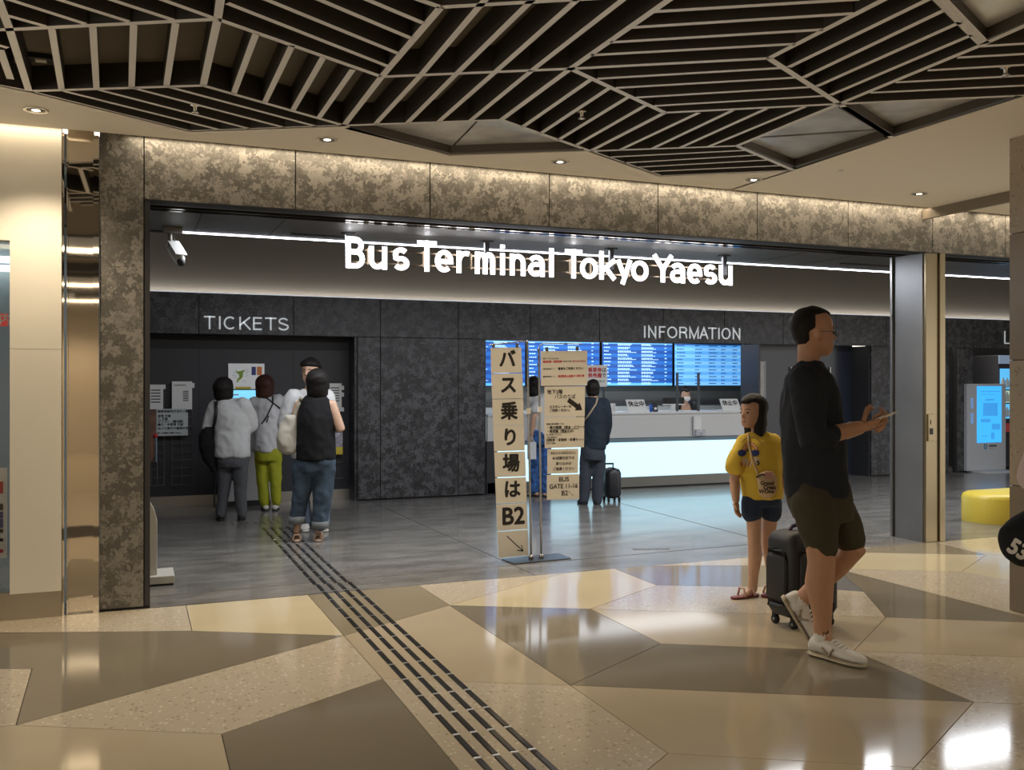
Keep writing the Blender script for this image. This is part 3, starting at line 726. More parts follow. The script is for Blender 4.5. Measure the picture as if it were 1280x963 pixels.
for zr in (zb + .055, zb + .155):
    MB().box((xat(440, YS), YS + .06, zr - .006), (xat(912, YS), YS + .072, zr + .006)).build('rail', M_BR, sign)
for px in (462, 500, 532, 560, 592, 622, 645, 668, 690, 716, 742, 766, 790, 812, 832, 858, 880, 905):
    x = xat(px, YS); MB().box((x - .006, YS + .055, zb + .04), (x + .006, YS + .07, zb + .17)).build('bracket', M_BR, sign)
for px in (437, 611.5, 768, 910):
    x = xat(px, YS)
    MB().box((x - .02, YS + .045, zb + .1), (x + .02, YS + .075, 2.60)).build('hanger', M_DARK, sign)
    MB().box((x - .05, YS + .03, 2.59), (x + .05, YS + .09, 2.60)).build('hanger_plate', M_DARK, sign)

def wall_letters(name, txt, spans, y0, y1, label, w):
    zb0 = ony(spans[0][0], y1, YB).z; cp = ony(spans[0][0], y0, YB).z - zb0
    t = thing(name, (xat(spans[0][0], YB), YB, zb0), label, 'sign')
    for ch, (a, b) in zip(txt, spans):
        letter(ch, xat(a, YB), xat(b, YB), zb0, cp, w, YB - .014, .012, 'letter', M_LETTER2, t)
c3 = lambda v: 180 + v / 4.923
wall_letters('tickets_sign', 'TICKETS', [(c3(368),c3(438)),(c3(460),c3(472)),(c3(490),c3(566)),(c3(586),c3(656)),(c3(670),c3(730)),(c3(744),c3(814)),(c3(824),c3(890))], 395, 411.5, 'white wall letters TICKETS above the ticket machine niche', .018)
c5 = lambda v: 600 + v / 3.2
wall_letters('information_sign', 'INFORMATION', [(c5(655),c5(660)),(c5(672),c5(703)),(c5(715),c5(742)),(c5(748),c5(787)),(c5(796),c5(827)),(c5(836),c5(873)),(c5(877),c5(911)),(c5(912),c5(944)),(c5(951),c5(957)),(c5(965),c5(1000)),(c5(1010),c5(1039))], 407.5, 422.3, 'white wall letters INFORMATION above the departure screens', .018)
wall_letters('lockers_sign', 'L', [(1255, 1261.5)], 414, 430, 'white wall letter L beside the stone column', .018)

# CCTV camera
c = onz(216, 284, 2.60)
cc = thing('cctv_camera', c, 'white bullet security camera hanging from the soffit at the left', 'security camera')
MB().box((c.x - .07, c.y - .05, 2.555), (c.x + .07, c.y + .05, 2.60)).build('mount_plate', mat('camera_mount', (.16, .145, .125), .4, .3), cc, bevel=.004)
j = atd(212.5, 311, (c - CAM).dot(CF))
MB().tube([V((j.x, j.y, 2.56)), j], .017, 12).build('stem', mat('camera_mount', (.16,.145,.125), .4, .3), cc, True)
D = (c - CAM).dot(CF)
h0, h1 = atd(214, 307, D + .05), atd(224, 324, D - .08)
dd = (h1 - h0).normalized()
MB().tube([h0, h0.lerp(h1, .3), h1], [.036, .043, .043], 16).build('camera_body', mat('camera_white', (.55,.55,.53), .35), cc, True)
sd = dd.cross(V((0,0,1))).normalized(); uu = sd.cross(dd)
MB().obox((h0 + h1) / 2 + uu * .05 + dd * .02, dd * .11, sd * .045, uu * .004).build('sun_shield', mat('camera_white', (.55,.55,.53), .35), cc, bevel=.003)
MB().tube([h1 + dd * .042, h1 + dd * .05], .03, 14).build('lens', M_BLACK, cc, True)
MB().tube([V((j.x + .02, j.y, 2.56)), j + V((.05, 0, -.01)), j + V((.01, 0, -.06))], .004, 6).build('cable', M_BLACK, cc, True)
# ================================================================== INFORMATION COUNTER
def pbox(name, px0, px1, py0, py1, Y, dep, m, parent=None, bevel=0):
    """box on a plane parallel to the shop front, sized from the outline it shows"""
    a, b = ony(px0, py0, Y), ony(px1, py1, Y)
    return MB().box((a.x, Y, min(a.z, b.z)), (b.x, Y + dep, max(a.z, b.z))).build(name, m, parent, bevel=bevel)
CY = YB - .02
ct = thing('information_counter', (6.2, CY, 0), 'long white information counter with a glowing blue white front', 'counter')
M_CW = mat('counter_white', (.60, .60, .60), .4)
MB().box((XI0 + .03, CY, .675), (XI1, CY + .05, .985)).build('front_panel', M_CW, ct)
MB().box((XI0 + .03, CY - .02, .985), (XI1, CY + .75, 1.01)).build('worktop', M_CW, ct, bevel=.004)
MB().box((XI0 + .03, CY + .02, .615), (XI1, CY + .06, .675)).build('ledge', mat('ledge_blue', (.16, .23, .28), .4), ct)
M_GLOW = mat('counter_glow', (.15, .2, .22), .5, emit=1.35, ecol=(.50, .84, 1.0))
xs = [XI0 + .16] + [ony(v, 560, CY).x for v in (690, 873)] + [XI1]
for a, b in zip(xs, xs[1:]):
    MB().box((a + .003, CY + .03, .15), (b - .003, CY + .05, .615)).build('light_panel', M_GLOW, ct)
MB().box((XI0 + .03, CY + .0, 0.02), (XI1, CY + .05, .15)).build('plinth', mat('plinth_steel', (.22, .215, .20), .4, .6), ct)
MB().box((XI0 + .03, CY + .02, 0), (XI1, CY + .06, .02)).build('toe_kick', M_BLACK, ct)
MB().box((XI0 + .02, CY, 0), (XI0 + .16, CY + .06, .675)).build('end_post', M_DARK, ct)
#area('counter_lamp', (6.3, CY - .03, .60), (6.3, CY - 1.2, -.45), 3.7, .06, 40, (.45, .78, 1.0), 150)

# departure screens
M_SCR = mat('screen_frame', (.012, .013, .016), .3)
SW = [(566, 657), (658.5, 750), (752, 841), (842.5, 928)]
LAB = ['dark blue departure screen at the left end, half hidden by the pier', 'dark blue departure screen behind the hanging paper signs', 'dark blue departure screen next to the light blue one', 'light blue departure screen at the right end']
YSC = 12.45
zt, zbm = ony(928, 430.5, YSC).z, ony(928, 483, YSC).z
for k, (a, b) in enumerate(SW):
    x0, x1 = max(xat(a, YSC), XI0 + .03), xat(b, YSC)
    t = thing('departure_screen', ((x0 + x1) / 2, YSC, zbm), LAB[k], 'screen', 'departure screens over the counter')
    MB().box((x0, YSC, zbm), (x1, YSC + .06, zt)).build('casing', M_SCR, t, bevel=.004)
    lit = k == 3
    MB().box((x0 + .012, YSC - .002, zbm + .012), (x1 - .012, YSC + .002, zt - .012)).build('display', mat('screen_light', (.1, .3, .7), .3, emit=.85, ecol=(.10, .37, .82)) if lit else mat('screen_dark', (.01, .05, .25), .3, emit=.7, ecol=(.010, .085, .36)), t)
    n = 12; hh = (zt - zbm - .03) / n
    stripes, rows, head = MB(), MB(), MB()
    for r in range(n):
        z1 = zt - .015 - r * hh; z0 = z1 - hh
        if r % 2: stripes.box((x0 + .015, YSC - .004, z0), (x1 - .015, YSC - .0025, z1))
        rng = random.Random(k * 50 + r)
        wd = x1 - x0
        cols = [(.03, .10), (.22, .22), (.55, .2), (.88, .035)] if not lit else [(.04, .12), (.30, .10), (.50, .13), (.68, .08), (.85, .08)]
        for (f0, fw) in cols:
            for ln in range(1 if lit or fw < .15 else 2):
                zz = z1 - hh * (.28 + .34 * ln) if not lit else z1 - hh * .45
                f = f0
                end = f0 + fw * (rng.uniform(.55, 1.0) if ln == 0 else rng.uniform(.6, 1.25))
                while f < end:
                    l = rng.uniform(.012, .03)
                    rows.box((x0 + wd * f, YSC - .006, zz - hh * (.10 if ln else .14)), (x0 + wd * min(f + l, end), YSC - .0045, zz + hh * (.10 if ln else .14))); f += l + .006
    head.box((x0 + .015, YSC - .0055, zt - .028), (x1 - .015, YSC - .0045, zt - .014))
    if not lit: head.box((x0 + .015, YSC - .0055, zbm + .014), (x1 - .015, YSC - .0045, zbm + .05))
    o = stripes.build('row_bands', mat('row_band_light', (.15,.4,.8), .4, emit=.8, ecol=(.20, .52, .92)) if lit else mat('row_band_dark', (.01,.1,.4), .4, emit=.7, ecol=(.018, .15, .52)), t)
    o = rows.build('timetable_rows', mat('row_text_dark', (.02,.06,.2), .4, emit=.3, ecol=(.03, .12, .4)) if lit else mat('row_text', (.5,.75,1), .4, emit=.75, ecol=(.40, .68, .95)), t); o['kind'] = 'stuff'
    head.build('header_bar', mat('header_navy', (.01,.03,.2), .4, emit=.3, ecol=(.01,.06,.3)) if lit else mat('header_cyan', (.1,.4,.8), .4, emit=.8, ecol=(.12, .45, .9)), t)

# things on the counter
ZW = 1.01
def on_counter(px, dy=.2): return V((xat(px, CY + dy), CY + dy, ZW))
def closed_sign(px0, px1, lab):
    p, q = on_counter(px0), on_counter(px1); c = (p + q) / 2; W = (q.x - p.x) / 2; H = .17
    t = thing('closed_sign', c, lab, 'counter sign', 'closed signs on the counter')
    MB().obox(c + V((0, .02, H/2)), V((W, 0, 0)), V((0, .004, 0)), V((-.012, .03, H/2))).build('plate', M_WHITE, t)
    MB().obox(c + V((0, .05, .01)), V((W, 0, 0)), V((0, .05, 0)), V((0, 0, .008))).build('foot', M_WHITE, t)
    MB().obox(c + V((.004, .009, .045)), V((W * .92, 0, 0)), V((0, .002, 0)), V((-.003, .008, .028))).build('dark_band', mat('band_dark', (.05, .06, .07), .5), t)
    MB().obox(c + V((-.010, .045, H - .012)), V((W, 0, 0)), V((0, .003, 0)), V((0, .002, .006))).build('top_band', mat('band_grey', (.4, .41, .42), .5), t)
    up = V((-.012, .03, H/2)).normalized()
    mb = MB(); put_text(mb, '休止中', c + V((-.002, .016, .108)), V((1,0,0)), up, .085, .0018); mb.build('lettering', M_INK, t)
    mb = MB(); put_text(mb, 'CLOSED', c + V((.004, .005, .045)), V((1,0,0)), up, .045, .001); mb.build('lettering', M_WHITE, t)
closed_sign(785, 808, 'white counter sign reading closed, between departure screens and suitcase traveller')
closed_sign(902.5, 925, 'white counter sign reading closed, next to the girl in yellow')
p = on_counter(814, .25)
tag(MB().lathe(p, [(.022, 0), (.032, .10), (.030, .10), (.021, .004)], 16).build('blue_cup', mat('cup_blue', (.02, .10, .42), .4), None, True), 'small blue cup on the counter beside the left closed sign', 'cup')
p = on_counter(819, .22)
t = thing('card_stand', p, 'small black card stand on the counter beside the blue cup', 'card stand')
MB().obox(p + V((0,0,.065)), V((.036,0,0)), V((0,.004,0)), V((0,.01,.065))).build('card', M_BLACK, t); MB().box(p + V((-.02,-.012,.03)), p + V((.02,-.006,.06))).build('printed_mark', M_WHITE, t)
p = on_counter(842, .45)
t = thing('computer_monitor', p, 'black computer monitor on a white stand behind the counter', 'monitor')
MB().box(p + V((-.17,-.012,.10)), p + V((.17,.02,.19))).build('screen', M_BLACK, t, bevel=.004)
MB().box(p + V((-.17,-.013,.085)), p + V((.17,.02,.10))).build('chin', M_WHITE, t)
MB().box(p + V((-.03,0,.01)), p + V((.03,.02,.09))).build('neck', M_WHITE, t); MB().box(p + V((-.12,-.06,0)), p + V((.12,.1,.012))).build('base', M_WHITE, t)
p = on_counter(762, .2)
t = thing('card_display', p, 'small display with red and orange card logo on the counter behind the navy traveller', 'counter display')
MB().obox(p + V((0,.02,.06)), V((.055,0,0)), V((0,.004,0)), V((0,.01,.06))).build('plate', M_WHITE, t)
for dx, m in ((-.012, mat('logo_red', (.6, .03, .03), .5)), (.012, mat('logo_orange', (.8, .35, .03), .5))):
    mb = MB(); mb.loft([(p + V((dx, .0065 + dx * .02, .05)), V((.018,0,0)), V((0,.003,.018)))] * 1 + [(p + V((dx, .0105 + dx * .02, .05)), V((.018,0,0)), V((0,.003,.018)))], 0, True, 20); mb.build('logo_disc', m, t)
MB().box(p + V((-.03,.03,0)), p + V((.03,.06,.01))).build('foot', M_WHITE, t)
for k, v in enumerate((768,)):
    p = on_counter(v, .2); t = thing('pamphlet_stand', p, 'white printed leaflet standing on the counter behind the navy traveller', 'leaflet')
    MB().obox(p + V((0,.02,.06)), V((.028,0,0)), V((0,.003,0)), V((0,.012,.06))).build('leaflet', M_WHITE, t)
    for r in range(5): MB().box(p + V((-.02,-.0+.0035*r,.02+.018*r)), p + V((.018,.006+.0035*r,.026+.018*r))).build('printed_line', mat('band_grey', (.4,.41,.42), .5), t)
# clear divider posts
for k, v in enumerate((846.5, 873)):
    p = on_counter(v, .3); q = ony(v, 466, CY + .3)
    tag(MB().box((p.x - .014, p.y - .014, ZW), (p.x + .014, p.y + .014, q.z)).build('divider_post', mat('post_grey', (.045, .048, .055), .4)), ['dark grey post on the counter, left of the seated clerk', 'dark grey post on the counter, right of the seated clerk'][k], 'post', 'counter divider posts')
# white sign on a stick
t = thing('counter_notice', on_counter(750, .15), 'white notice with red characters on a pole above the counter', 'notice')
Yn = CY + .12
a, b = ony(733, 456.5, Yn), ony(759, 483.5, Yn)
MB().box((a.x, Yn, b.z), (b.x, Yn + .006, a.z)).build('sheet', M_WHITE, t)
q = ony(755.5, 480, Yn).x
MB().box((q - .014, Yn + .01, ZW), (q + .014, Yn + .03, a.z)).build('pole', mat('post_grey', (.045,.048,.055), .4), t)
MB().box((q - .05, Yn - .03, ZW), (q + .05, Yn + .07, ZW + .006)).build('foot', mat('post_grey', (.045,.048,.055), .4), t)
R_, U_ = V((1,0,0)), V((0,0,1))
for s, py, m in (('乗車券', 463, M_REDINK), ('券売機', 470, M_REDINK)):
    o = ony(735, py, Yn - .002); mb = MB(); put_text(mb, s, o, R_, U_, .068, .0022, 'LEFT'); mb.build('lettering', m, t)
for s, px, py in (('は', 755, 463), ('で', 755, 470), ('お求め下さい！', 747, 477)):
    o = ony(px, py, Yn - .002); mb = MB(); put_text(mb, s, o, R_, U_, .068 if len(s) == 1 else .036, .0012); mb.build('lettering', M_INK, t)
# leaflet holder on the counter front
p0 = ony(867.5, 521, CY - .03); p1 = ony(880, 544, CY - .03)
t = thing('leaflet_holder', V((p0.x, CY, p1.z)), 'white leaflet holder fixed to the front of the counter', 'leaflet holder')
MB().box((p0.x, CY - .012, p1.z), (p1.x - .03, CY - .001, p0.z)).build('back_plate', M_WHITE, t)
MB().box((p0.x - .012, CY - .03, p1.z), (p0.x, CY - .001, p0.z)).build('side_plate', mat('band_grey', (.4,.41,.42), .5), t)
MB().box((p0.x + .02, CY - .05, p1.z - .005), (p1.x + .01, CY - .012, p1.z + .075)).build('leaflets', mat('leaflet_print', (.45, .45, .50), .5, var=(60, .7)), t)
for r in range(4): MB().box((p0.x + .02, CY - .0135, p0.z - .05 - r*.04), (p0.x + .05, CY - .012, p0.z - .046 - r*.04)).build('printed_line', mat('band_grey', (.4,.41,.42), .5), t)
# tall glass panel right of the screens
a, b = ony(938, 452, YB + .3), ony(957, 520, YB + .3)
t = thing('glass_screen', V((a.x, YB + .3, ZW)), 'clear glass screen at the right end of the counter', 'glass screen')
MB().box((a.x, YB + .3, ZW), (b.x, YB + .306, a.z)).build('pane', M_GLASS, t); MB().box((b.x - .012, YB + .295, ZW), (b.x, YB + .311, a.z + .01)).build('edge_strip', mat('pale_edge', (.4, .48, .52), .3), t)

# ================================================================== HANGING PAPER SIGNS
YP = 6.94
PL = [((613.4,435),(651.7,434.5),(652.6,466),(614,466.7)), ((614,467.6),(653,467),(654,498),(615.3,498.8)), ((615.4,499.6),(654,499),(655,531),(616.4,532)), ((616.5,532.6),(655,532),(656,563.3),(617.7,564.5)),
      ((617.8,565.5),(656.3,564.3),(657.4,595.6),(619,597)), ((619,598),(657.5,596.6),(658.6,628),(620.2,630)), ((620.3,631.2),(658.6,629),(659.6,661.5),(621.6,664)), ((621.7,665.3),(659.6,662.6),(660.3,694),(623.4,697.8))]
CHS = ['バ', 'ス', '乗', 'り', '場', 'は', 'B2', None]
PR = [((676,439.3),(734,438.6),(734,482),(676.4,482.6)), ((680.6,483.6),(731.4,483),(730.8,520.6),(680.4,521.4)), ((680.3,522.2),(730.6,521.4),(730,559.3),(681,560.5)), ((684.3,561.8),(723,561),(722.6,591.6),(684.2,592.6)), ((683.6,594),(724,592.8),(724,624),(683.8,625.2))]
bc = (onz(627,700) + onz(643,706) + onz(714,699) + onz(698,692.7)) / 4
st = thing('sign_stand', bc, 'silver two pole stand with a flat base holding hanging paper signs', 'sign stand')
bpts = [onz(627,700), onz(643,706), onz(714,699), onz(698,692.7)]
MB().prism([p + V((0,0,.001)) for p in bpts], (0,0,.006)).build('base_plate', mat('plate_dark', (.06, .065, .07), .3, .7), st)
M_POLE = mat('pole_chrome', (.38, .37, .35), .25, .9)
b1, b2 = ony(664, 697, bc.y), ony(676.6, 697, bc.y); b1.z = b2.z = .005
t1, t2 = ony(659, 427, bc.y), ony(673.5, 436, bc.y)
ra = ony(680, 429, bc.y); rb_ = ony(727, 430, bc.y); la = ony(612, 431.5, bc.y)
MB().tube([b1, t1], .0085, 10).build('pole', M_POLE, st, True); MB().tube([b2, t2], .0085, 10).build('pole', M_POLE, st, True)
MB().tube([t1 + V((0,0,-.03)), t1 + V((-.012,0,-.006)), t1 + V((-.04,0,0)), la], .005, 8).build('arm', M_POLE, st, True)
MB().tube([t2 + V((0,0,-.02)), t2 + V((.006,0,.02)), ra, rb_], .005, 8).build('arm', M_POLE, st, True)
for px, py in ((617, 432), (646.5, 432), (683.5, 437), (721.5, 436)):
    c = ony(px, py, YP); MB().obox(c, V((.008,0,0)), V((0,.012,0)), V((0,0,.016))).build('clip', M_POLE, st)
for b in (b1, b2):
    MB().lathe(b, [(.02, 0), (.02, .02), (.011, .035)], 14).build('pole_socket', M_POLE, st, True)
for px, py in ((660.6, 514), (675, 512)):
    c = ony(px, py, bc.y); MB().obox(c, V((.016,0,0)), V((0,.012,0)), V((0,0,.022))).build('joint_block', M_PAPER, st)
def arrow(mb, p, q, w, hw, hl, Y):
    """flat arrow from p to q in the XZ plane"""
    d = (q - p).normalized(); n = V((-d.z, 0, d.x)); e = q - d * hl
    mb.add([p + n*w, p - n*w, e - n*w, e + n*w], [(0,1,2,3)]); mb.add([e + n*hw, e - n*hw, q], [(0,1,2)])
def paper(pl, name, lab, grp, texts, group=None):
    P = [ony(x, y, YP) for x, y in pl]
    t = thing(name, P[3], lab, 'paper sign', grp)
    MB().prism(P, (0, .002, 0)).build('sheet', M_PAPER, t)
    ex = (P[1] - P[0]); ez = (P[3] - P[0])
    r = ex.normalized(); u = (-ez).normalized(); u = (u - r * u.dot(r)).normalized()
    for tx in texts:
        s, fx, fy, sz, bold, al, m = tx
        o = P[0] + ex * fx + ez * fy + V((0, -.0015, 0))
        mb = MB()
        if s == '>thin':
            a = P[0] + ex * .30 + ez * .18 + V((0,-.0015,0)); b = P[0] + ex * .80 + ez * .80 + V((0,-.0015,0)); arrow(mb, a, b, .0035, .0, .002, YP)
            d = (b - a).normalized(); n = V((-d.z, 0, d.x))
            for sgn in (1, -1): arrow(mb, b + d*.004, b - d * .042 + n * sgn * .026, .0035, 0, .001, YP)
        elif s == '>thick':
            arrow(mb, P[0] + ex * .58 + ez * .45 + V((0,-.0015,0)), P[0] + ex * .93 + ez * .80 + V((0,-.0015,0)), .019, .040, .055, YP)
        elif s == '>small':
            arrow(mb, P[0] + ex * .66 + ez * .68 + V((0,-.0015,0)), P[0] + ex * .80 + ez * .86 + V((0,-.0015,0)), .0012, .005, .008, YP)
        elif s == '#band':
            mb.add([o - r*sz + u*bold, o - r*sz - u*bold, o + r*sz - u*bold, o + r*sz + u*bold], [(0,1,2,3)])
        else: put_text(mb, s, o, r, u, sz, bold, al)
        mb.build('lettering' if s[0] not in '>#' else ('arrow' if s[0] == '>' else 'print_band'), m, t)
ORD = ['top', 'second', 'third', 'fourth', 'fifth', 'sixth', 'seventh', 'bottom']
for k, (pl, ch) in enumerate(zip(PL, CHS)):
    tx = [(ch, .53, .5, .148 if len(ch) == 1 else .19, .0055, 'CENTER', M_INK)] if ch else [('>thin', 0, 0, 0, 0, '', M_INK)]
    paper(pl, 'character_sign', 'sheet with %s, %s of the eight hanging in the left column' % (('one big black character' if ch and len(ch) == 1 else 'black letters B2') if ch else 'a thin black arrow', ORD[k]), 'column of eight single character sheets', tx)
L, C, K, RD = 'LEFT', 'CENTER', M_INK, M_REDINK
paper(PR[0], 'notice_sign', 'top hanging notice on the right with red and black lines', 'hanging notices on the right arm',
  [('当ターミナルからは', .04, .22, 0.0155, .0004, L, K), ('羽田空港・成田空港', .04, .31, 0.0187, .0008, L, RD), ('行きのバスは', .47, .31, 0.0131, .0004, L, K), ('出ておりません', .68, .31, 0.0171, .0006, L, RD),
   ('羽田空港方面　→', .04, .52, 0.0123, .0004, L, K), ('電車をご利用ください', .36, .52, 0.0229, .0008, L, K), ('成田空港方面　→', .04, .74, 0.0123, .0004, L, K), ('東京駅地上高速バス乗り場', .36, .74, 0.0196, .0008, L, RD)])
paper(PR[1], 'notice_sign', 'hanging notice with a thick black arrow', 'hanging notices on the right arm',
  [('地下2階', .06, .19, 0.0399, .0008, L, K), ('バスのりば', .24, .35, 0.0379, .0006, L, K), ('エスカレーターを', .12, .68, 0.0247, .0008, L, K), ('ご利用ください。', .12, .80, 0.0247, .0008, L, K), ('>thick', 0, 0, 0, 0, '', K)])
paper(PR[2], 'notice_sign', 'hanging notice with two underlined bold lines, third on the right', 'hanging notices on the right arm',
  [('高速方面の乗車バスは', .05, .22, 0.0156, .0004, L, K), ('・車内精算（現金・ICカード）', .05, .34, 0.0271, .0007, L, K), ('・券売機（現金のみ）', .05, .46, 0.0259, .0007, L, K), ('をご利用ください。', .04, .57, 0.0160, .0003, L, K), ('下記の乗車券は', .05, .66, 0.0133, .0003, L, K), ('回数券・定期券・各種セット券', .04, .75, 0.0259, .0006, L, K), ('窓口にて販売', .04, .85, 0.0133, .0003, L, K),
   ('#band', .50, .39, .125, .0012, '', K), ('#band', .40, .51, .095, .0012, '', K)])
paper(PR[3], 'notice_sign', 'small hanging notice with a dark band of print on top', 'hanging notices on the right arm',
  [('#band', .50, .16, .110, .010, '', mat('band_brown', (.16, .13, .10), .6)), ('地下街管理からのお願い', .50, .16, 0.0233, .0003, C, M_PAPER), ('B1店舗付近での', .52, .38, 0.0279, .0005, C, K), ('座り込みは', .52, .60, 0.0279, .0005, C, K), ('ご遠慮ください', .52, .82, 0.0279, .0005, C, K)])
paper(PR[4], 'notice_sign', 'lowest hanging notice reading bus gate 11-16', 'hanging notices on the right arm',
  [('BUS', .52, .20, .054, .0010, C, K), ('GATE 11-16', .51, .48, .050, .0010, C, K), ('B2', .54, .76, .056, .0010, C, K), ('>small', 0, 0, 0, 0, '', K)])

# ================================================================== TICKET NICHE
YN = YB + .33
tm = thing('ticket_machine', V((ony(318, 600, YN - .3).x, YN - .2, 0)), 'white ticket vending machine with a blue touch screen', 'ticket machine')
a, b = xat(283, YN - .32), xat(341, YN - .32)
MB().box((a, YN - .30, .06), (b, YN - .012, 1.02)).build('cabinet', mat('machine_white', (.42, .42, .43), .4), tm, bevel=.01)
MB().box((a + .02, YN - .28, 0), (b - .02, YN - .02, .06)).build('plinth', M_BLACK, tm)
s0, s1 = ony(288, 488, YN - .14), ony(331, 516, YN - .14)
MB().box((s0.x - .02, YN - .14, 1.02), (s1.x + .02, YN - .03, s0.z + .008)).build('screen_housing', M_DARK, tm, bevel=.006)
MB().box((s0.x, YN - .145, s1.z), (s1.x, YN - .139, s0.z)).build('touch_screen', mat('touch_blue', (.1,.5,.8), .3, emit=.9, ecol=(.22, .62, .95)), tm)
for r in range(3): MB().box((s0.x + .03, YN - .149, s0.z - .06 - r*.045), (s0.x + .09 + .06*r, YN - .146, s0.z - .045 - r*.045)).build('screen_text', M_WHITE, tm)
MB().box((a + .1, YN - .31, .86), (b - .1, YN - .295, .98)).build('coin_panel', M_DARK, tm)
MB().box((b - .14, YN - .315, .66), (b - .04, YN - .295, .72)).build('ticket_slot', M_BLACK, tm)
a, b = ony(285.5, 454.5, YN - .02), ony(330.5, 487.5, YN - .02)
ps = thing('map_poster', V((a.x, YN, b.z)), 'white poster with a green map above the ticket machine', 'poster')
MB().box((a.x, YN - .02, b.z), (b.x, YN, a.z)).build('board', mat('poster_white', (.72, .73, .74), .5, emit=.15), ps)
gp = [(.18,.22),(.24,.30),(.33,.29),(.43,.24),(.46,.27),(.40,.34),(.40,.48),(.36,.58),(.30,.62),(.26,.72),(.22,.70),(.25,.58),(.30,.52),(.29,.42),(.23,.36)]
mb = MB(); bw_, bh_ = b.x - a.x, a.z - b.z
mb.face([V((a.x + u * bw_, YN - .0215, a.z - v * bh_)) for u, v in gp][::-1]); mb.build('green_map', mat('map_green', (.27, .42, .04), .5), ps)
for u0, v0, u1, v1, m in ((.64,.12,.76,.44,mat('navy_ink', (.03,.05,.25), .5)), (.79,.12,.93,.44,mat('poster_orange', (.75,.25,.06), .5)), (.19,.88,.62,.97,mat('poster_yellow', (.70,.55,.05), .5)), (.02,.965,.98,1,M_INK)):
    MB().box((a.x + u0*bw_, YN - .022, a.z - v1*bh_), (a.x + u1*bw_, YN - .0195, a.z - v0*bh_)).build('printed_block', m, ps)
for u0, v0 in ((.45,.22),(.48,.30),(.44,.36),(.46,.46),(.12,.34),(.10,.44),(.13,.52),(.38,.66)):
    MB().box((a.x + u0*bw_, YN - .022, a.z - (v0+.015)*bh_), (a.x + (u0+.1)*bw_, YN - .0195, a.z - v0*bh_)).build('printed_line', mat('band_grey', (.4,.41,.42), .5), ps)
# wire leaflet racks
M_WIRE = mat('wire_chrome', (.22, .21, .20), .3, .8)
def rack(px0, px1, py0, py1, lab, tiers):
    a, b = ony(px0, py0, YN - .03), ony(px1, py1, YN - .03)
    t = thing('wire_rack', V(((a.x + b.x)/2, YN, b.z)), lab, 'leaflet rack', 'wire leaflet racks in the ticket niche')
    for x in (a.x, (a.x + b.x)/2, b.x): MB().tube([V((x, YN - .02, b.z)), V((x, YN - .02, a.z))], .0025, 6).build('upright', M_WIRE, t)
    for py in tiers:
        z = ony(px0, py, YN - .03).z
        MB().tube([V((a.x, YN - .02, z)), V((a.x, YN - .07, z)), V((b.x, YN - .07, z)), V((b.x, YN - .02, z))], .004, 6).build('tier_wire', M_WIRE, t)
    return t
rack(188, 205, 480, 607, 'wire leaflet rack nearest the dark pier', [556, 566, 575, 586.5, 597, 607])
rack(215, 240, 480, 607, 'wire leaflet rack between the pier rack and the ticket machine', [522, 533, 543, 554, 565, 575, 585, 595, 606])
rack(411, 428, 480, 598, 'wire leaflet rack right of the ticket machine', [535, 550, 565, 578, 598])
def sheet(px0, px1, py0, py1, Y, name, lab, cat, m, lines, grp=None):
    a, b = ony(px0, py0, Y), ony(px1, py1, Y)
    t = thing(name, V((a.x, Y, b.z)), lab, cat, grp)
    MB().box((a.x, Y, b.z), (b.x, Y + .004, a.z)).build('sheet', m, t)
    W, H = b.x - a.x, a.z - b.z
    for u0, v0, u1, v1 in lines: MB().box((a.x + u0*W, Y - .002, a.z - v1*H), (a.x + u1*W, Y + .001, a.z - v0*H)).build('printed_line', mat('print_grey', (.10,.10,.11), .6), t)
    return t
sheet(187, 204, 481, 512, YN - .075, 'timetable_leaflet', 'white timetable leaflet in the rack nearest the dark pier', 'leaflet', M_WHITE, [(.1,.2+.12*i,.8,.25+.12*i) for i in range(5)])
sheet(215, 240, 477, 512, YN - .075, 'timetable_leaflet', 'white timetable leaflet with bar print, left of the ticket machine', 'leaflet', M_WHITE, [(.55,.34+.065*i,.82,.375+.065*i) for i in range(6)] + [(.1,.12,.7,.15)])
for k, (px0, px1, py0, py1) in enumerate(((203.5, 207, 481, 486.5), (239.5, 243, 479, 485))):
    a, b = ony(px0, py0, YN - .07), ony(px1, py1, YN - .07)
    tag(MB().box((a.x, YN - .07, b.z), (b.x, YN - .05, a.z)).build('rack_tag', M_WHITE), ['small white tag on the rack nearest the pier', 'small white tag beside the bar print leaflet'][k], 'tag')
t = sheet(195.5, 235, 511.5, 544.5, YN - .11, 'notice_board', 'pale notice with lines of black characters in front of the wire racks', 'notice', mat('notice_pale', (.50, .54, .55), .6), [])
a, b = ony(195.5, 511.5, YN - .113), ony(235, 544.5, YN - .113); W, H = b.x - a.x, a.z - b.z
for s, v in (('乗車券販売方法のご案内', .10), ('成東 方面', .27), ('八 方面', .38), ('マリコン（横浜駅）', .48), ('鴨川・木更津 方面', .59), ('はバス車内で直接お支払い', .73), ('詳しくは係員にお尋ねください', .90)):
    mb = MB(); put_text(mb, s, V((a.x + .012, YN - .113, a.z - v*H)), R_, U_, .033 if v < .85 else .018, .0008, 'LEFT'); mb.build('lettering', M_INK, t)
t = thing('brown_board', ony(188, 578, YN - .15), 'brown printed board with a red knob at the niche edge', 'board')
a, b = ony(180, 512, YN - .14), ony(195.5, 578, YN - .14)
MB().box((a.x, YN - .14, b.z), (b.x, YN - .13, a.z)).build('panel', mat('board_brown', (.16, .075, .05), .5, var=(12, .5)), t)
MB().tube([ony(195.3, 548, YN - .15), ony(195.3, 577, YN - .15)], .008, 8).build('blue_edge', mat('edge_blue', (.25, .40, .5), .4), t, True)
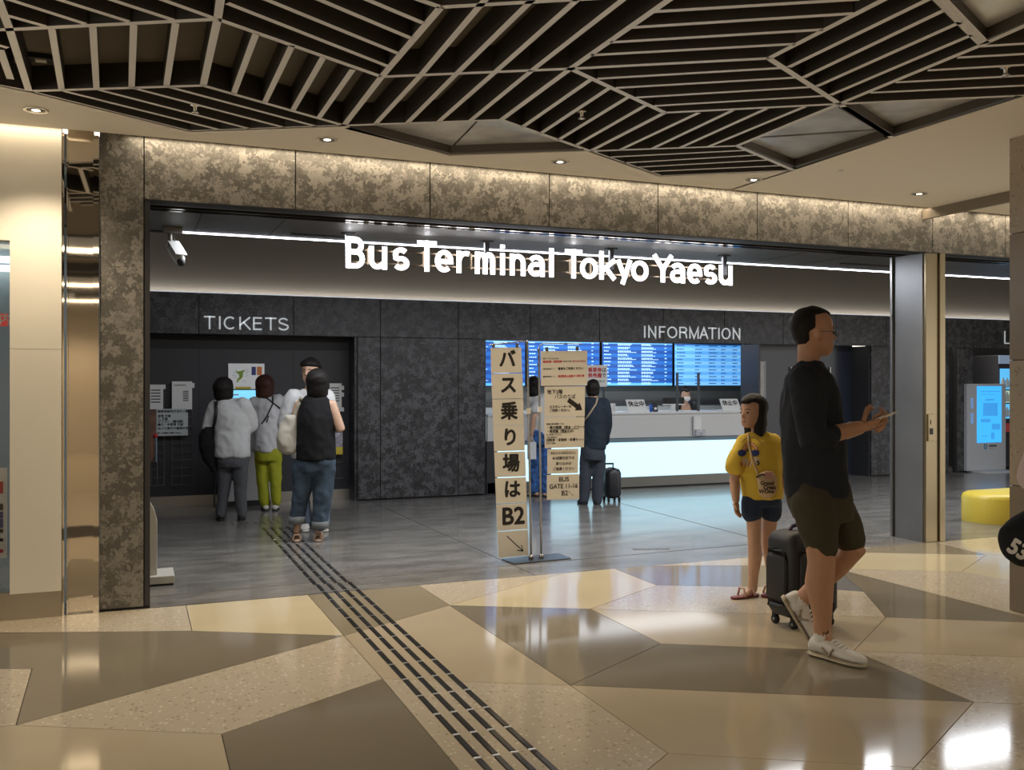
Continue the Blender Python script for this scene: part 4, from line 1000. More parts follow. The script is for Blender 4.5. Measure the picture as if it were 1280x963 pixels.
MB().ball(ony(194.5, 545, YN - .15), .025, .02, .025).build('red_knob', M_REDINK, t, True)
sheet(412, 427, 479.5, 512, YN - .075, 'timetable_leaflet', 'white timetable leaflet in the rack right of the ticket machine', 'leaflet', M_WHITE, [(.1,.15+.1*i,.8,.19+.1*i) for i in range(6)])
a, b = ony(413, 541, YN - .08), ony(428, 568, YN - .08)
t = thing('colour_leaflet', V((a.x, YN, b.z)), 'yellow and violet leaflet in the lower rack right of the ticket machine', 'leaflet')
MB().box((a.x, YN - .10, b.z), (b.x, YN - .09, a.z)).build('sheet', mat('leaflet_violet', (.42, .40, .48), .5, var=(25, .4)), t)
MB().box((a.x, YN - .102, b.z), (b.x, YN - .099, b.z + .09)).build('yellow_block', mat('poster_yellow', (.70,.55,.05), .5), t)
for k, (x, y) in enumerate(((428, 485), (428, 493.5), (428, 512))):
    a = ony(x, y, YN - .07); tag(MB().box((a.x - .03, YN - .07, a.z - .025), (a.x + .02, YN - .05, a.z + .025)).build('rack_tag', M_WHITE), ['upper white tag on the rack right of the ticket machine', 'middle white tag on the rack right of the ticket machine', 'lower white tag on the rack right of the ticket machine'][k], 'tag')

# white stand behind the pier
Ys = onz(195, 731).y
t = thing('panel_stand', V((xat(195, Ys), Ys, 0)), 'white panel stand with a flat foot just inside the left pier', 'stand')
a, b = ony(170, 627, Ys), ony(196.5, 733, Ys)
MB().prism([V((a.x, Ys, .01)), V((b.x, Ys, .01)), V((b.x, Ys, a.z - .14)), V((b.x - .02, Ys, a.z - .06)), V((b.x - .045, Ys, a.z - .01)), V((b.x - .07, Ys, a.z)), V((a.x, Ys, a.z))], (0, .03, 0)).build('panel', mat('stand_white', (.55,.53,.48), .45), t, bevel=.004)
f = ony(218, 730, Ys)
MB().box((a.x, Ys - .06, .012), (f.x, Ys + .26, .065)).build('foot', mat('stand_white', (.55,.53,.48), .45), t, bevel=.004)
MB().box((a.x + .01, Ys - .05, 0), (f.x - .01, Ys + .25, .012)).build('rubber_base', M_BLACK, t)

# ================================================================== RIGHT OF THE GATE COLUMN
kb = onz(1231, 590); Yk = kb.y
k_ = thing('information_kiosk', kb, 'white standing kiosk with a bright blue map screen', 'kiosk')
def kb_box(nm, x0, x1, y0, y1, Y, dep, m, **kw): return pbox(nm, x0, x1, y0, y1, Y, dep, m, k_, **kw)
M_KW = mat('kiosk_white', (.50, .52, .55), .35)
kb_box('body', 1209, 1257.5, 480, 587, Yk, .12, M_KW, bevel=.01)
o = kb_box('display', 1221.5, 1252, 483, 553, Yk - .006, .01, mat('kiosk_screen', (.05,.4,.8), .3, emit=1.0, ecol=(.045, .37, .86)))
for (x0, x1, y0, y1) in ((1232,1243,499,501), (1229,1247,504,520), (1226,1238,524,528), (1240,1250,530,537), (1227,1234,545,546), (1239,1243,541,549), (1226,1250,489,490), (1226,1246,493,493.6)):
    pb = pbox('map_block', x0, x1, y0, y1, Yk - .009, .003, mat('kiosk_map', (.1,.5,.9), .4, emit=.9, ecol=(.09, .50, .92) if y1 - y0 > 3 else (.02, .2, .55)), o)
MB().obox(ony(1235, 589.5, Yk), V((.33, 0, 0)), V((0, .25, 0)), V((0, 0, .02))).build('base_plate', M_KW, k_, bevel=.006)
for r in range(12):
    kb_box('speaker_slot', 1213.5, 1217, 498 + r * 2.3 + (5 if r > 5 else 0), 499 + r * 2.3 + (5 if r > 5 else 0), Yk - .003, .004, mat('slot_blue', (.1,.35,.8), .4, emit=.5, ecol=(.15,.4,.9)))
lp = ony(1232, 558.5, Yk - .004)
MB().loft([(lp, V((.035,0,0)), V((0,0,.042))), (lp + V((0,.004,0)), V((.035,0,0)), V((0,0,.042)))], 0, True, 24).build('logo_ring', mat('logo_blue', (.05,.22,.36), .5), k_)
MB().loft([(lp + V((0,-.002,0)), V((.015,0,0)), V((0,0,.018))), (lp + V((0,.003,0)), V((.015,0,0)), V((0,0,.018)))], 0, True, 20).build('logo_centre', M_KW, k_)
kb_box('logo_text', 1236.5, 1246, 556.5, 558.5, Yk - .003, .004, mat('print_grey', (.10,.10,.11), .6)); kb_box('logo_text', 1236.5, 1242, 560, 561.3, Yk - .003, .004, mat('band_grey', (.4,.41,.42), .5))
Yv = YB + .25
v_ = thing('vending_machine', V((xat(1262, Yv), Yv, 0)), 'lit drinks vending machine beside the blue kiosk', 'vending machine')
vx0, vx1 = xat(1248, Yv), xat(1248, Yv) + 1.1
MB().box((vx0, Yv, .02), (vx1, Yv + .6, 1.86)).build('cabinet', mat('vend_body', (.05,.05,.06), .4), v_, bevel=.01)
MB().box((vx0, Yv - .02, 1.72), (vx1, Yv, 1.86)).build('top_panel', mat('vend_top', (.30,.36,.45), .4, emit=.25, ecol=(.4,.55,.8)), v_)
for z0, z1, m in ((1.30,1.64,mat('vend_shelf_blue', (.1,.4,.7), .4, emit=.9, ecol=(.10,.45,.80))), (1.08,1.28,mat('vend_shelf_pale', (.4,.6,.5), .4, emit=.6, ecol=(.45,.65,.5))), (.82,1.06,mat('vend_shelf_blue', (.1,.4,.7), .4, emit=.9, ecol=(.1,.45,.8))), (.60,.74,mat('vend_red', (.4,.05,.05), .4, emit=.2))):
    MB().box((vx0 + .03, Yv - .012, z0), (vx1 - .03, Yv - .001, z1)).build('shelf_window', m, v_)
for z0 in (1.33, 1.10, .85):
    for i in range(5):
        x = vx0 + .07 + i * .09
        MB().lathe(V((x, Yv - .03, z0)), [(.028, 0), (.03, .02), (.03, .11), (.012, .14), (.012, .16)], 10).build('bottle', M_WHITE, v_, True)
# yellow bench
p = onz(1234, 664); Yb_ = 7.05
bn = thing('bench', V((7.9, Yb_, 0)), 'low rounded bench upholstered in yellow', 'bench')
xb = ony(1221, 640, Yb_).x; ztp, zbt = ony(1240, 617, Yb_).z, ony(1240, 663, Yb_).z
def rr(x0, x1, y0, y1, r, z):
    out = []
    for cx_, cy_, a0 in ((x1 - r, y1 - r, 0), (x0 + r, y1 - r, 90), (x0 + r, y0 + r, 180), (x1 - r, y0 + r, 270)):
        for k in range(7): q = math.radians(a0 + 15 * k); out.append(V((cx_ + r * math.cos(q), cy_ + r * math.sin(q), z)))
    return out
def stack(name, x0, x1, y0, y1, r, prof, m, parent):
    mb = MB(); rings = []
    for ins, z in prof: rings.append(rr(x0 + ins, x1 - ins, y0 + ins, y1 - ins, max(r - ins, .01), z))
    n = len(rings[0]); P = [p for r_ in rings for p in r_]; fs = [tuple(range(n))[::-1], tuple(range((len(rings)-1)*n, len(rings)*n))]
    for i in range(len(rings) - 1):
        for k in range(n): fs.append((i*n + k, i*n + (k+1) % n, (i+1)*n + (k+1) % n, (i+1)*n + k))
    mb.add(P, fs); return mb.build(name, m, parent, True)
M_YEL = mat('yellow_vinyl', (.66, .50, .06), .4)
stack('cushion', xb, xb + 1.7, Yb_ - .25, Yb_ + .35, .28, [(.05, zbt), (.012, zbt + .03), (0, zbt + .07), (0, ztp - .05), (.012, ztp - .02), (.05, ztp)], M_YEL, bn)
stack('plinth', xb + .2, xb + 1.5, Yb_ - .05, Yb_ + .2, .1, [(0, 0), (0, zbt + .01)], M_DARK, bn)
MB().box((xb + .02, Yb_ - .255, ztp - .045), (xb + .021, Yb_ - .25, ztp - .043)).build('piping', M_YEL, bn)
# ================================================================== PEOPLE
def skin_mat(nm, c): return mat(nm, c, .55, var=(25, .06))
M_SKIN = skin_mat('skin', (.50, .31, .21)); M_SKINT = skin_mat('skin_tan', (.43, .225, .13)); M_SKING = skin_mat('skin_girl', (.47, .27, .175))
M_HAIRB = mat('hair_black', (.010, .008, .007), .6, spec=.2, bump=(130, .5, (1, 1, .12)))
M_HAIRBR = mat('hair_brown', (.045, .018, .012), .6, spec=.2, bump=(130, .5, (1, 1, .12)))
def cloth(nm, c, b=.35, s=11, rough=.85, var=None): return mat(nm, c, rough, spec=.25, bump=(s, b), var=var)
def wave(o, amp, fr, seed=0):
    """soft folds in cloth"""
    from mathutils import noise
    amp *= 1.25; me = o.data; n = len(me.vertices); co = [0.0] * (3 * n); no = [0.0] * (3 * n)
    me.vertices.foreach_get('co', co); me.vertices.foreach_get('normal', no)
    for i in range(n):
        x, y, z = co[3*i:3*i+3]
        d = noise.noise(V((x * fr + seed, y * fr, z * fr * .55))) + .9 * (.5 - abs(noise.noise(V((x * fr * 1.3 + z * fr * .7, y * fr * 1.3, z * fr * 1.1 - x * fr * .6 + seed))))) + .1
        for k in range(3): co[3*i+k] += no[3*i+k] * amp * d
    me.vertices.foreach_set('co', co); me.update()

HEADR = [(-.02,.10,.33,.12),(.05,.19,.40,.03),(.14,.25,.42,-.08),(.26,.29,.42,-.26),(.40,.315,.415,-.38),(.55,.335,.425,-.45),(.70,.335,.415,-.46),(.82,.30,.36,-.41),(.91,.235,.27,-.31),(.97,.14,.16,-.19),(1.0,.04,.05,-.06)]
def headring(z):
    for a, b in zip(HEADR, HEADR[1:]):
        if a[0] <= z <= b[0]:
            t = (z - a[0]) / (b[0] - a[0]); return [a[i] + (b[i] - a[i]) * t for i in range(1, 4)]
    return list(HEADR[-1][1:]) if z > 1 else list(HEADR[0][1:])

class Person:
    """standing figure: joints default from height and facing, each may be moved to where the photo shows it.
    phi: 0 faces away from the camera, 90 to the right, 180 towards it, 270 to the left"""
    def __init__(s, px, py, H, phi, label, over=None, head_phi=None, child=False, group=None, tilt=(0, 0)):
        s.base = onz(px, py); s.D = (s.base - CAM).dot(CF); s.H = H
        f = math.radians(phi)
        s.fwd = (CF * math.cos(f) + CR * math.sin(f)).normalized(); s.lat = (CR * math.cos(f) - CF * math.sin(f)).normalized()
        hf = math.radians(phi if head_phi is None else head_phi)
        s.hf = (CF * math.cos(hf) + CR * math.sin(hf)).normalized(); s.hl = (CR * math.cos(hf) - CF * math.sin(hf)).normalized(); s.hu = V((0,0,1))
        B, Z, L_, W_ = s.base, V((0,0,1)), s.lat, s.fwd
        k = H / 1.7; s.k = k
        J = {'neck': B + Z * .83 * H, 'hip': B + Z * .52 * H}
        for sd, g_ in (('L', -1), ('R', 1)):
            J['sh' + sd] = B + Z * .81 * H + L_ * g_ * .165 * k
            J['el' + sd] = B + Z * .625 * H + L_ * g_ * .215 * k - W_ * .02 * k
            J['wr' + sd] = B + Z * .485 * H + L_ * g_ * .225 * k + W_ * .06 * k
            J['hj' + sd] = B + Z * .50 * H + L_ * g_ * .09 * k
            J['kn' + sd] = B + Z * .28 * H + L_ * g_ * .10 * k + W_ * .01
            J['an' + sd] = B + Z * .05 * H + L_ * g_ * .10 * k - W_ * .03
            J['to' + sd] = J['an' + sd] + W_ * .16 * k - Z * .03 * H
        s.hh = (.150 if child else .136) * H
        J['chin'] = B + Z * (H - s.hh)
        for kk, v in (over or {}).items():
            J[kk] = s.P(*v)
        s.J = J
        s.t = thing('person', s.base, label, 'person', group)
    def P(s, x, y, dd=0): return atd(x, y, s.D + dd)
    def head_rings(s, grow=0, n=20):
        h = s.hh; c = s.J['chin'] - s.hf * .0
        return h, c
    def body(s, m, arm_r=(.050, .038, .028), leg_r=(.060, .040, .034), tk=.84, hands=True, torso=True, legs=True, curl=(.5, .5), palm=None, vox=.0095, head=True, hand_dir={}):
        J, k, H = s.J, s.k, s.H
        mb = MB()
        L_, W_ = s.lat, s.fwd
        sm = (J['shL'] + J['shR']) / 2; hp = J['hip']
        def tor(f, w, d): c = hp.lerp(sm, f); return (c, L_ * w * k * tk, W_ * d * k * tk)
        mb.loft([tor(-.13, .06, .06), tor(-.06, .135, .095), tor(.08, .15, .10), tor(.35, .125, .09), tor(.65, .15, .10), tor(.88, .155, .09), tor(1.0, .12, .07), tor(1.08, .055, .05)], 0, True, 18)
        h = s.hh; c = s.J['chin']
        nk0 = sm + V((0, 0, .0)); nk1 = c + V((0, 0, h * .35)) - s.hf * h * .10
        mb.tube([nk0, nk0.lerp(nk1, .5), nk1], [.062 * k, .054 * k, .056 * k], 14)
        if head:
            rings = []
            for z, hw, yf, yb in HEADR:
                rings.append((c + s.hu * h * z + s.hf * h * ((yf + yb) / 2 - .0), s.hl * hw * h, s.hf * (yf - yb) / 2 * h))
            mb.loft(rings, 0, True, 20)
            nz = lambda z, y, r: (c + s.hu * h * z + s.hf * h * y, s.hl * h * r, (s.hf * .8 + s.hu * .3) * h * r)
            mb.loft([nz(.52, .40, .035), nz(.42, .45, .045), nz(.34, .49, .065), nz(.30, .44, .06)], 0, True, 10)
            for sd in (-1, 1):
                mb.ball(c + s.hu * h * .44 + s.hl * sd * h * .335 - s.hf * h * .05, .05 * h, .09 * h, .14 * h, 10, 0, (s.hl, s.hf, s.hu))
            mb.ball(c + s.hu * h * .155 + s.hf * h * .41, .10 * h, .03 * h, .035 * h, 10, 0, (s.hl, s.hf, s.hu))
        for sd in 'LR':
            a, b, w_ = J['sh' + sd], J['el' + sd], J['wr' + sd]
            r0, r1, r2 = (x * k for x in arm_r)
            mb.tube([a, a.lerp(b, .5), b, b.lerp(w_, .3), w_], [r0, r0 * .92, r1, r1 * 1.02, r2], 12)
            if legs:
                a, b, c_ = J['hj' + sd], J['kn' + sd], J['an' + sd]
                q0, q1, q2 = (x * k for x in leg_r)
                bk = -(J['to' + sd] - c_); bk = V((bk.x, bk.y, 0)); bk = bk.normalized() if bk.length > 1e-4 else -W_
                mb.tube([a, a.lerp(b, .5), b, b.lerp(c_, .28) + bk * .014 * k, b.lerp(c_, .7), c_], [q0, q0 * .86, q1, q1 * 1.06, q2 * 1.15, q2], 14)
                mb.tube([c_, c_.lerp(J['to' + sd], .6) - V((0,0,.012)), J['to' + sd]], [.032 * k, .032 * k, .024 * k], 10)
        me = remesh(mb, vox, 5)
        if hands:
            hb = MB()
            for i, sd in enumerate('LR'):
                s.hand(hb, sd, curl[i], hand_dir.get(sd))
            hm = hb.mesh('h', []); bm = bmesh.new(); bm.from_mesh(me); bm.from_mesh(hm); bm.to_mesh(me); bm.free()
            me.polygons.foreach_set('use_smooth', [True] * len(me.polygons))
        o = from_mesh('body', me, m, s.t); s.bodyo = o
        return s
    def hand(s, mb, sd, curl, hd=None):
        J, k = s.J, s.k * (1.0 if s.H > 1.45 else .95)
        w_ = J['wr' + sd]; d = (w_ - J['el' + sd]).normalized() if not hd else (V(hd[0])).normalized()
        side = s.lat * (1 if sd == 'R' else -1)
        nrm = -side if not hd else V(hd[1])          # palm faces the thigh
        nrm = (nrm - d * nrm.dot(d)).normalized(); ac = d.cross(nrm)
        thumb_side = ac if ac.dot(s.fwd) > 0 else -ac
        if hd and len(hd) > 2: thumb_side = V(hd[2]); thumb_side = (thumb_side - d * thumb_side.dot(d)).normalized()
        L = .085 * k
        mb.loft([(w_ - d * .02 * k, ac * .024 * k, nrm * .020 * k), (w_ + d * .01 * k, ac * .029 * k, nrm * .018 * k), (w_ + d * L * .55, ac * .040 * k, nrm * .015 * k), (w_ + d * L * .95, ac * .041 * k, nrm * .012 * k), (w_ + d * L * 1.04, ac * .036 * k, nrm * .007 * k)], 0, True, 12)
        for i, (off, ln) in enumerate(((.75, .070), (.26, .078), (-.24, .073), (-.70, .058))):
            b = w_ + d * L * (.96 if i in (1, 2) else .9) + thumb_side * off * .040 * k
            pts = [b]; ang = curl * .35; seg = (.45, .32, .23)
            p = b
            for q in seg:
                dr = d * math.cos(ang) + nrm * math.sin(ang); p = p + dr * ln * k * q; pts.append(p); ang += curl * .75
            mb.tube(pts, [.0092 * k, .0088 * k, .008 * k, .0066 * k], 8)
        b = w_ + d * L * .28 + thumb_side * .026 * k
        t1 = b + (thumb_side * .75 + d * .6 + nrm * .25).normalized() * .036 * k
        t2 = t1 + (thumb_side * .30 + d * .8 + nrm * .45 * (1 + curl)).normalized() * .032 * k
        t3 = t2 + (d * .8 + nrm * .4).normalized() * .022 * k
        mb.tube([b, t1, t2, t3], [.0125 * k, .0105 * k, .0095 * k, .0075 * k], 8)
    def hair(s, style, m, back=-.05, line=.80, grow=.055, side=.0):
        """closed shell around the skull; below the hairline it dips under the face"""
        h = s.hh; c = s.J['chin']; rng = random.Random(int(s.base.x * 1000))
        mb = MB(); n = 28; P = []; zs = []
        top = 1.0 + grow * .85; z = back
        while z < .98 * top: zs.append(z); z += .07
        zs += [top * .985, top]
        for z in zs:
            hw, yf, yb = headring(min(max(z, .42), .66))
            if z > .60:
                t = min(1, (z - .60) / (top - .60)); q_ = max(.04, (1 - t ** 2.3) ** .5)
                yc = (yf + yb) / 2; hw = (hw + grow) * q_ - grow; yf = yc + (yf - yc + grow) * q_ - grow; yb = yc + (yb - yc - grow) * q_ + grow
            g_ = grow
            if z < .42:
                t = min(1, (.42 - z) / .5); hw, yb = hw * (1 - .12 * t), yb * (1 - .22 * t if style != 'long' else 1 - .05 * t)
            hw += g_ ; yfo, ybo = yf + g_ * .8, yb - g_
            if z < back + .08: hw -= .05; ybo += .06
            cy, dy = (yfo + ybo) / 2, (yfo - ybo) / 2
            for k in range(n):
                a = 2 * math.pi * k / n; sx, sy = math.cos(a), math.sin(a)
                q = 1 + rng.uniform(-.018, .018)
                y = cy + dy * sy * q; x = hw * sx * q
                fl = line + (.06 if abs(sx) > .5 else 0)
                cut = .06 if style in ('bob', 'long', 'shoulder') else -.12
                if z < fl and y > cut + side * sx:      # face side: tuck inside the head
                    x *= .72; y = min(y, cut + .02) if abs(sx) > .35 else .0
                if style == 'short' and z < .52 and y > -.22:
                    x *= .72; y = min(y, -.2)
                P.append(c + s.hu * h * z + s.hl * h * x + s.hf * h * y)
        fs = []; R = len(zs)
        for i in range(R - 1):
            for k in range(n): fs.append((i*n + k, i*n + (k+1) % n, (i+1)*n + (k+1) % n, (i+1)*n + k))
        fs += [tuple(range(n))[::-1], tuple(range((R-1)*n, R*n))]
        mb.add(P, fs)
        s.hairo = mb.build('hair', m, s.t, True); wave(s.hairo, .006, 26)
        sb = s.hairo.modifiers.new('s', 'SUBSURF'); sb.levels = 1; sb.render_levels = 1
        return s
    def face(s, m, brow=True):
        h = s.hh; c = s.J['chin']
        def at(x, z, y): return c + s.hl * h * x + s.hu * h * z + s.hf * h * y
        for sd in (-1, 1):
            e = MB().ball(at(.135 * sd, .47, .375), .05 * h, .035 * h, .028 * h, 10, 0, (s.hl, s.hf, s.hu)).build('eye', mat('eye_dark', (.02, .015, .012), .25), s.t, True)
            MB().tube([at(.06 * sd, .565, .42), at(.14 * sd, .59, .415), at(.22 * sd, .565, .35)], .011 * h, 6).build('eyebrow', M_HAIRB, s.t, True)
        MB().loft([(at(-.11, .185, .375), s.hu * .002, s.hf * .002), (at(-.05, .19, .425), s.hu * .020 * h, s.hf * .02 * h), (at(0, .185, .435), s.hu * .024 * h, s.hf * .02 * h), (at(.05, .19, .425), s.hu * .020 * h, s.hf * .02 * h), (at(.11, .185, .375), s.hu * .002, s.hf * .002)], 0, True, 8).build('lips', mat('lips', (.33, .12, .09), .5), s.t, True)
        return s
    def shirt(s, m, rings, sleeves, name='shirt', vox=.013, grow=0.0, smooth=6):
        """rings: (px, py, half width px, half depth m, dd); sleeves: side -> list of (point, radius)"""
        mb = MB(); R = []
        for r in rings:
            x, y, hw, dp = r[:4]; c = s.P(x, y, r[4] if len(r) > 4 else 0)
            w = hw * s.D / F
            # ellipse given by its seen half width and depth across the view
            R.append((c, CR * w, CF * dp))
        # rounded shoulder cap at the top, folded hem at the bottom
        mb.loft(R, 0, True, 26)
        for pts in sleeves:
            mb.tube([p for p, r in pts], [r for p, r in pts], 14, dome=True)
        me = remesh(mb, vox, smooth)
        o = from_mesh(name, me, m, s.t)
        return o
    def trousers(s, m, hiprings, legs, name='trousers', vox=.013, smooth=5):
        return s.shirt(m, hiprings, legs, name, vox, smooth=smooth)
    def shoe(s, sd, upper, sole, L=.27, w=.047, hgt=.075, ank=None, toe=None, collar=True, name='shoe', lift=0):
        J, k = s.J, s.k
        a = V(ank) if ank else J['an' + sd]; t_ = V(toe) if toe else J['to' + sd]
        d = t_ - a; d.z = 0 if not lift else d.z
        d.normalize(); z = V((0,0,1)) if not lift else (V((0,0,1)) - d * d.z).normalized(); ac = d.cross(z).normalized()
        heel = a - d * .06 * k
        if not lift: heel = V((heel.x, heel.y, 0))
        else: heel = heel - z * (.08 * k)
        mb, ms = MB(), MB()
        L *= k; w *= k; hgt *= k
        up = [(0.0,.62,.75),(.06,.80,.98),(.18,.86,1.0),(.32,.84,.98),(.45,.90,.78),(.6,1.0,.62),(.75,1.02,.50),(.88,.88,.42),(.96,.6,.34),(1.0,.25,.25)]
        mb.loft([(heel + d * L * f + z * (.018 * k + hgt * hh / 2), ac * w * ww, z * hgt * hh / 2) for f, ww, hh in up], 0, True, 16)
        ms.loft([(heel + d * (L * f * 1.02 - .004) + z * .011 * k, ac * (w * ww * 1.06), z * .011 * k) for f, ww, hh in up], 0, True, 16)
        o = mb.build(name, upper, s.t, True); ms.build('sole', sole, o, True)
        return o, heel, d, ac, z, L, w, hgt
def bvh(o):
    me = o.data; W = wm(o)
    return BVHTree.FromPolygons([W @ v.co for v in me.vertices], [tuple(p.vertices) for p in me.polygons])
def hit(trees, px, py, off=.006):
    r = ray(px, py).normalized(); best = None
    for t in trees:
        p, n, i, d = t.ray_cast(CAM, r)
        if p is not None and (best is None or d < best[1]): best = (p, d, n)
    return None if best is None else best[0] - r * off
def strap(trees, pts, w, m, parent, name='strap', thick=.004, fallback=None):
    """flat band laid over the clothes along the line it shows"""
    P = []
    for a, b in zip(pts, pts[1:]):
        for k in range(8): P.append((a[0] + (b[0]-a[0]) * k / 8, a[1] + (b[1]-a[1]) * k / 8))
    P.append(pts[-1]); Q = []
    last = fallback
    for x, y in P:
        h = hit(trees, x, y, .008)
        if h is None and last is not None: h = atd(x, y, (last - CAM).dot(CF))
        if h is not None: Q.append(h); last = h
    mb = MB(); R = []
    for i, p in enumerate(Q):
        d = (Q[min(i+1, len(Q)-1)] - Q[max(i-1, 0)]).normalized(); v_ = (CAM - p).normalized(); a = d.cross(v_).normalized()
        R.append((p, a * w / 2, v_ * thick))
    mb.loft(R, 0, True, 8)
    return mb.build(name, m, parent, True)
# ---------------------------------------------------------------- man in front with the phone
pm = Person(1036, 818, 1.80, 86, 'man in dark blue shirt, olive shorts and white shoes looking at his phone', {
    'chin': (1017, 444), 'neck': (1012, 452), 'hip': (1022, 608), 'shR': (1008, 476, -.17), 'shL': (1012, 474, .19),
    'elR': (1016, 549, -.21), 'wrR': (1076, 534, -.14), 'elL': (1024, 549, .20), 'wrL': (1074, 536, .02),
    'hjR': (1016, 622, -.08), 'hjL': (1030, 622, .09), 'knR': (1027, 703, -.08), 'knL': (1066, 688, .06), 'anR': (1028, 796, -.05), 'anL': (1000, 752, .16), 'toR': (1058, 826, -.16), 'toL': (1012, 784, .16)}, head_phi=80)
pm.body(M_SKINT, tk=.80, leg_r=(.078, .066, .041), arm_r=(.056, .046, .032), curl=(.7, .75), hand_dir={'R': (CR * .95 + UP * .22 + CF*.05, UP * .8 + CF * .5, CF * .2 + UP * .9), 'L': (CR * .9 + UP * .2 - CF * .35, UP * .9 - CF * .3, -CF * .2 + UP)})
pm.hair('short', M_HAIRB, back=.20, line=.80, grow=.05)
pm.face(M_SKINT)
M_NAVY = cloth('shirt_navy_black', (.016, .019, .026), .5, 9)
k = pm.D / F
so_ = pm.shirt(M_NAVY, [(1022, 622, 38, .155), (1021, 608, 38, .155), (1018, 575, 37.5, .16), (1016, 545, 37, .17), (1014, 515, 35, .18), (1013, 490, 32, .185), (1011, 472, 27, .175), (1010, 461, 20, .13), (1011, 453, 15, .08)],
    [[(pm.J['shR'] + V((0,0,.0)), .082), (pm.J['shR'].lerp(pm.J['elR'], .5), .080), (pm.J['elR'], .074), (pm.J['elR'].lerp(pm.J['wrR'], .35), .056)],
     [(pm.J['shL'], .082), (pm.J['shL'].lerp(pm.J['elL'], .5), .076), (pm.J['elL'], .072), (pm.J['elL'].lerp(pm.J['wrL'], .35), .056)]], vox=.011)
wave(so_, .012, 9)
o_ = pm.trousers(cloth('shorts_olive', (.052, .043, .026), .3, 10), [(1021, 600, 37, .14), (1023, 618, 40, .15), (1026, 636, 39, .155), (1028, 650, 36, .15)],
    [[(pm.P(1018, 630, -.07), .118), (pm.P(1024, 660, -.075), .102), (pm.P(1028, 684, -.08), .076)], [(pm.P(1036, 630, .08), .112), (pm.P(1052, 656, .075), .100), (pm.P(1062, 674, .065), .084)]], name='shorts', vox=.011)
wave(o_, .007, 8, 3)
M_SHW = mat('shoe_white', (.60, .57, .52), .5); M_SOLE = mat('shoe_sole', (.42, .36, .26), .6)
def shoe_details(o, heel, d, ac, z, L, w, hgt, sidev):
    for f in (.42, .49, .56, .63):
        c = heel + d * L * f + z * (.018 + hgt * (.86 - (f - .42) * 1.3)); MB().tube([c - ac * w * .45, c + z * .006, c + ac * w * .45], .004, 6).build('lace', M_WHITE, o, True)
    b = heel + d * L * .42 + sidev * w * .95 + z * hgt * .42
    for a1, a2 in (((-.035, .024), (.0, -.012)), ((.0, -.012), (.028, .030))):
        MB().tube([b + d * a1[0] + z * a1[1], b + d * a2[0] + z * a2[1]], .0055, 6).build('side_mark', mat('shoe_mark', (.30, .24, .16), .6), o, True)
r_ = pm.shoe('R', M_SHW, M_SOLE, L=.295, w=.052, hgt=.085); shoe_details(*r_, -r_[3] if (-r_[3]).dot(CF) < 0 else r_[3])
r_ = pm.shoe('L', M_SHW, M_SOLE, L=.285, w=.05, hgt=.085, ank=pm.P(1002, 752, .16), toe=pm.P(1020, 782, .14), lift=1); shoe_details(*r_, -r_[3] if (-r_[3]).dot(CF) < 0 else r_[3])
for sd in 'RL':
    a = pm.J['an' + sd]; up = (pm.J['kn' + sd] - a).normalized()
    sk = MB().tube([a - up * .03, a + up * .035, a + up * .05], [.046, .043, .041], 14).build('sock', mat('sock_white', (.66, .63, .58), .8), pm.t, True)
a = pm.J['anR']; c = a - CF * .046 + V((0,0,.025))
for i, hgt_ in enumerate((.008, .013, .018)):
    x = c + CR * (-.010 + i * .010); MB().prism([x + CR * -.003, x + CR * .004, x + CR * .007 + UP * hgt_, x + CR * .001 + UP * hgt_], CF * .006).build('sock_mark', M_INK, pm.t)
# glasses
h, c = pm.hh, pm.J['chin']
gl = MB()
def hp_(x, z, y): return c + pm.hl * h * x + pm.hu * h * z + pm.hf * h * y
for sd in (-1, 1):
    ring = [hp_(.15 * sd + .085 * math.cos(t * math.pi / 8), .47 + .075 * math.sin(t * math.pi / 8), .455) for t in range(17)]
    gl.tube(ring, .0016, 6); gl.tube([hp_(.235 * sd, .49, .45), hp_(.35 * sd, .49, .35), hp_(.365 * sd, .48, -.05)], .0018, 6)
gl.tube([hp_(-.065, .49, .455), hp_(0, .51, .47), hp_(.065, .49, .455)], .0016, 6)
g_o = gl.build('glasses', mat('glasses_metal', (.10, .09, .08), .3, .8), pm.t, True)
# phone
q0, q1 = pm.P(1092, 526, -.13), pm.P(1114, 518, -.10)
d = (q1 - q0).normalized(); sdv = (CF * .8 - UP * .2).normalized(); sdv = (sdv - d * sdv.dot(d)).normalized(); nn = d.cross(sdv)
ph = thing('phone', (q0 + q1) / 2, "white phone held in the front man's hands", 'phone')
MB().obox((q0 + q1) / 2, d * .07, sdv * .036, nn * .0045).build('case', mat('phone_white', (.65, .6, .55), .4), ph, bevel=.003)
MB().obox((q0 + q1) / 2 + (nn if nn.z > 0 else -nn) * .0048, d * .066, sdv * .033, nn * .0006).build('screen', mat('phone_screen', (.02,.02,.03), .1), ph)
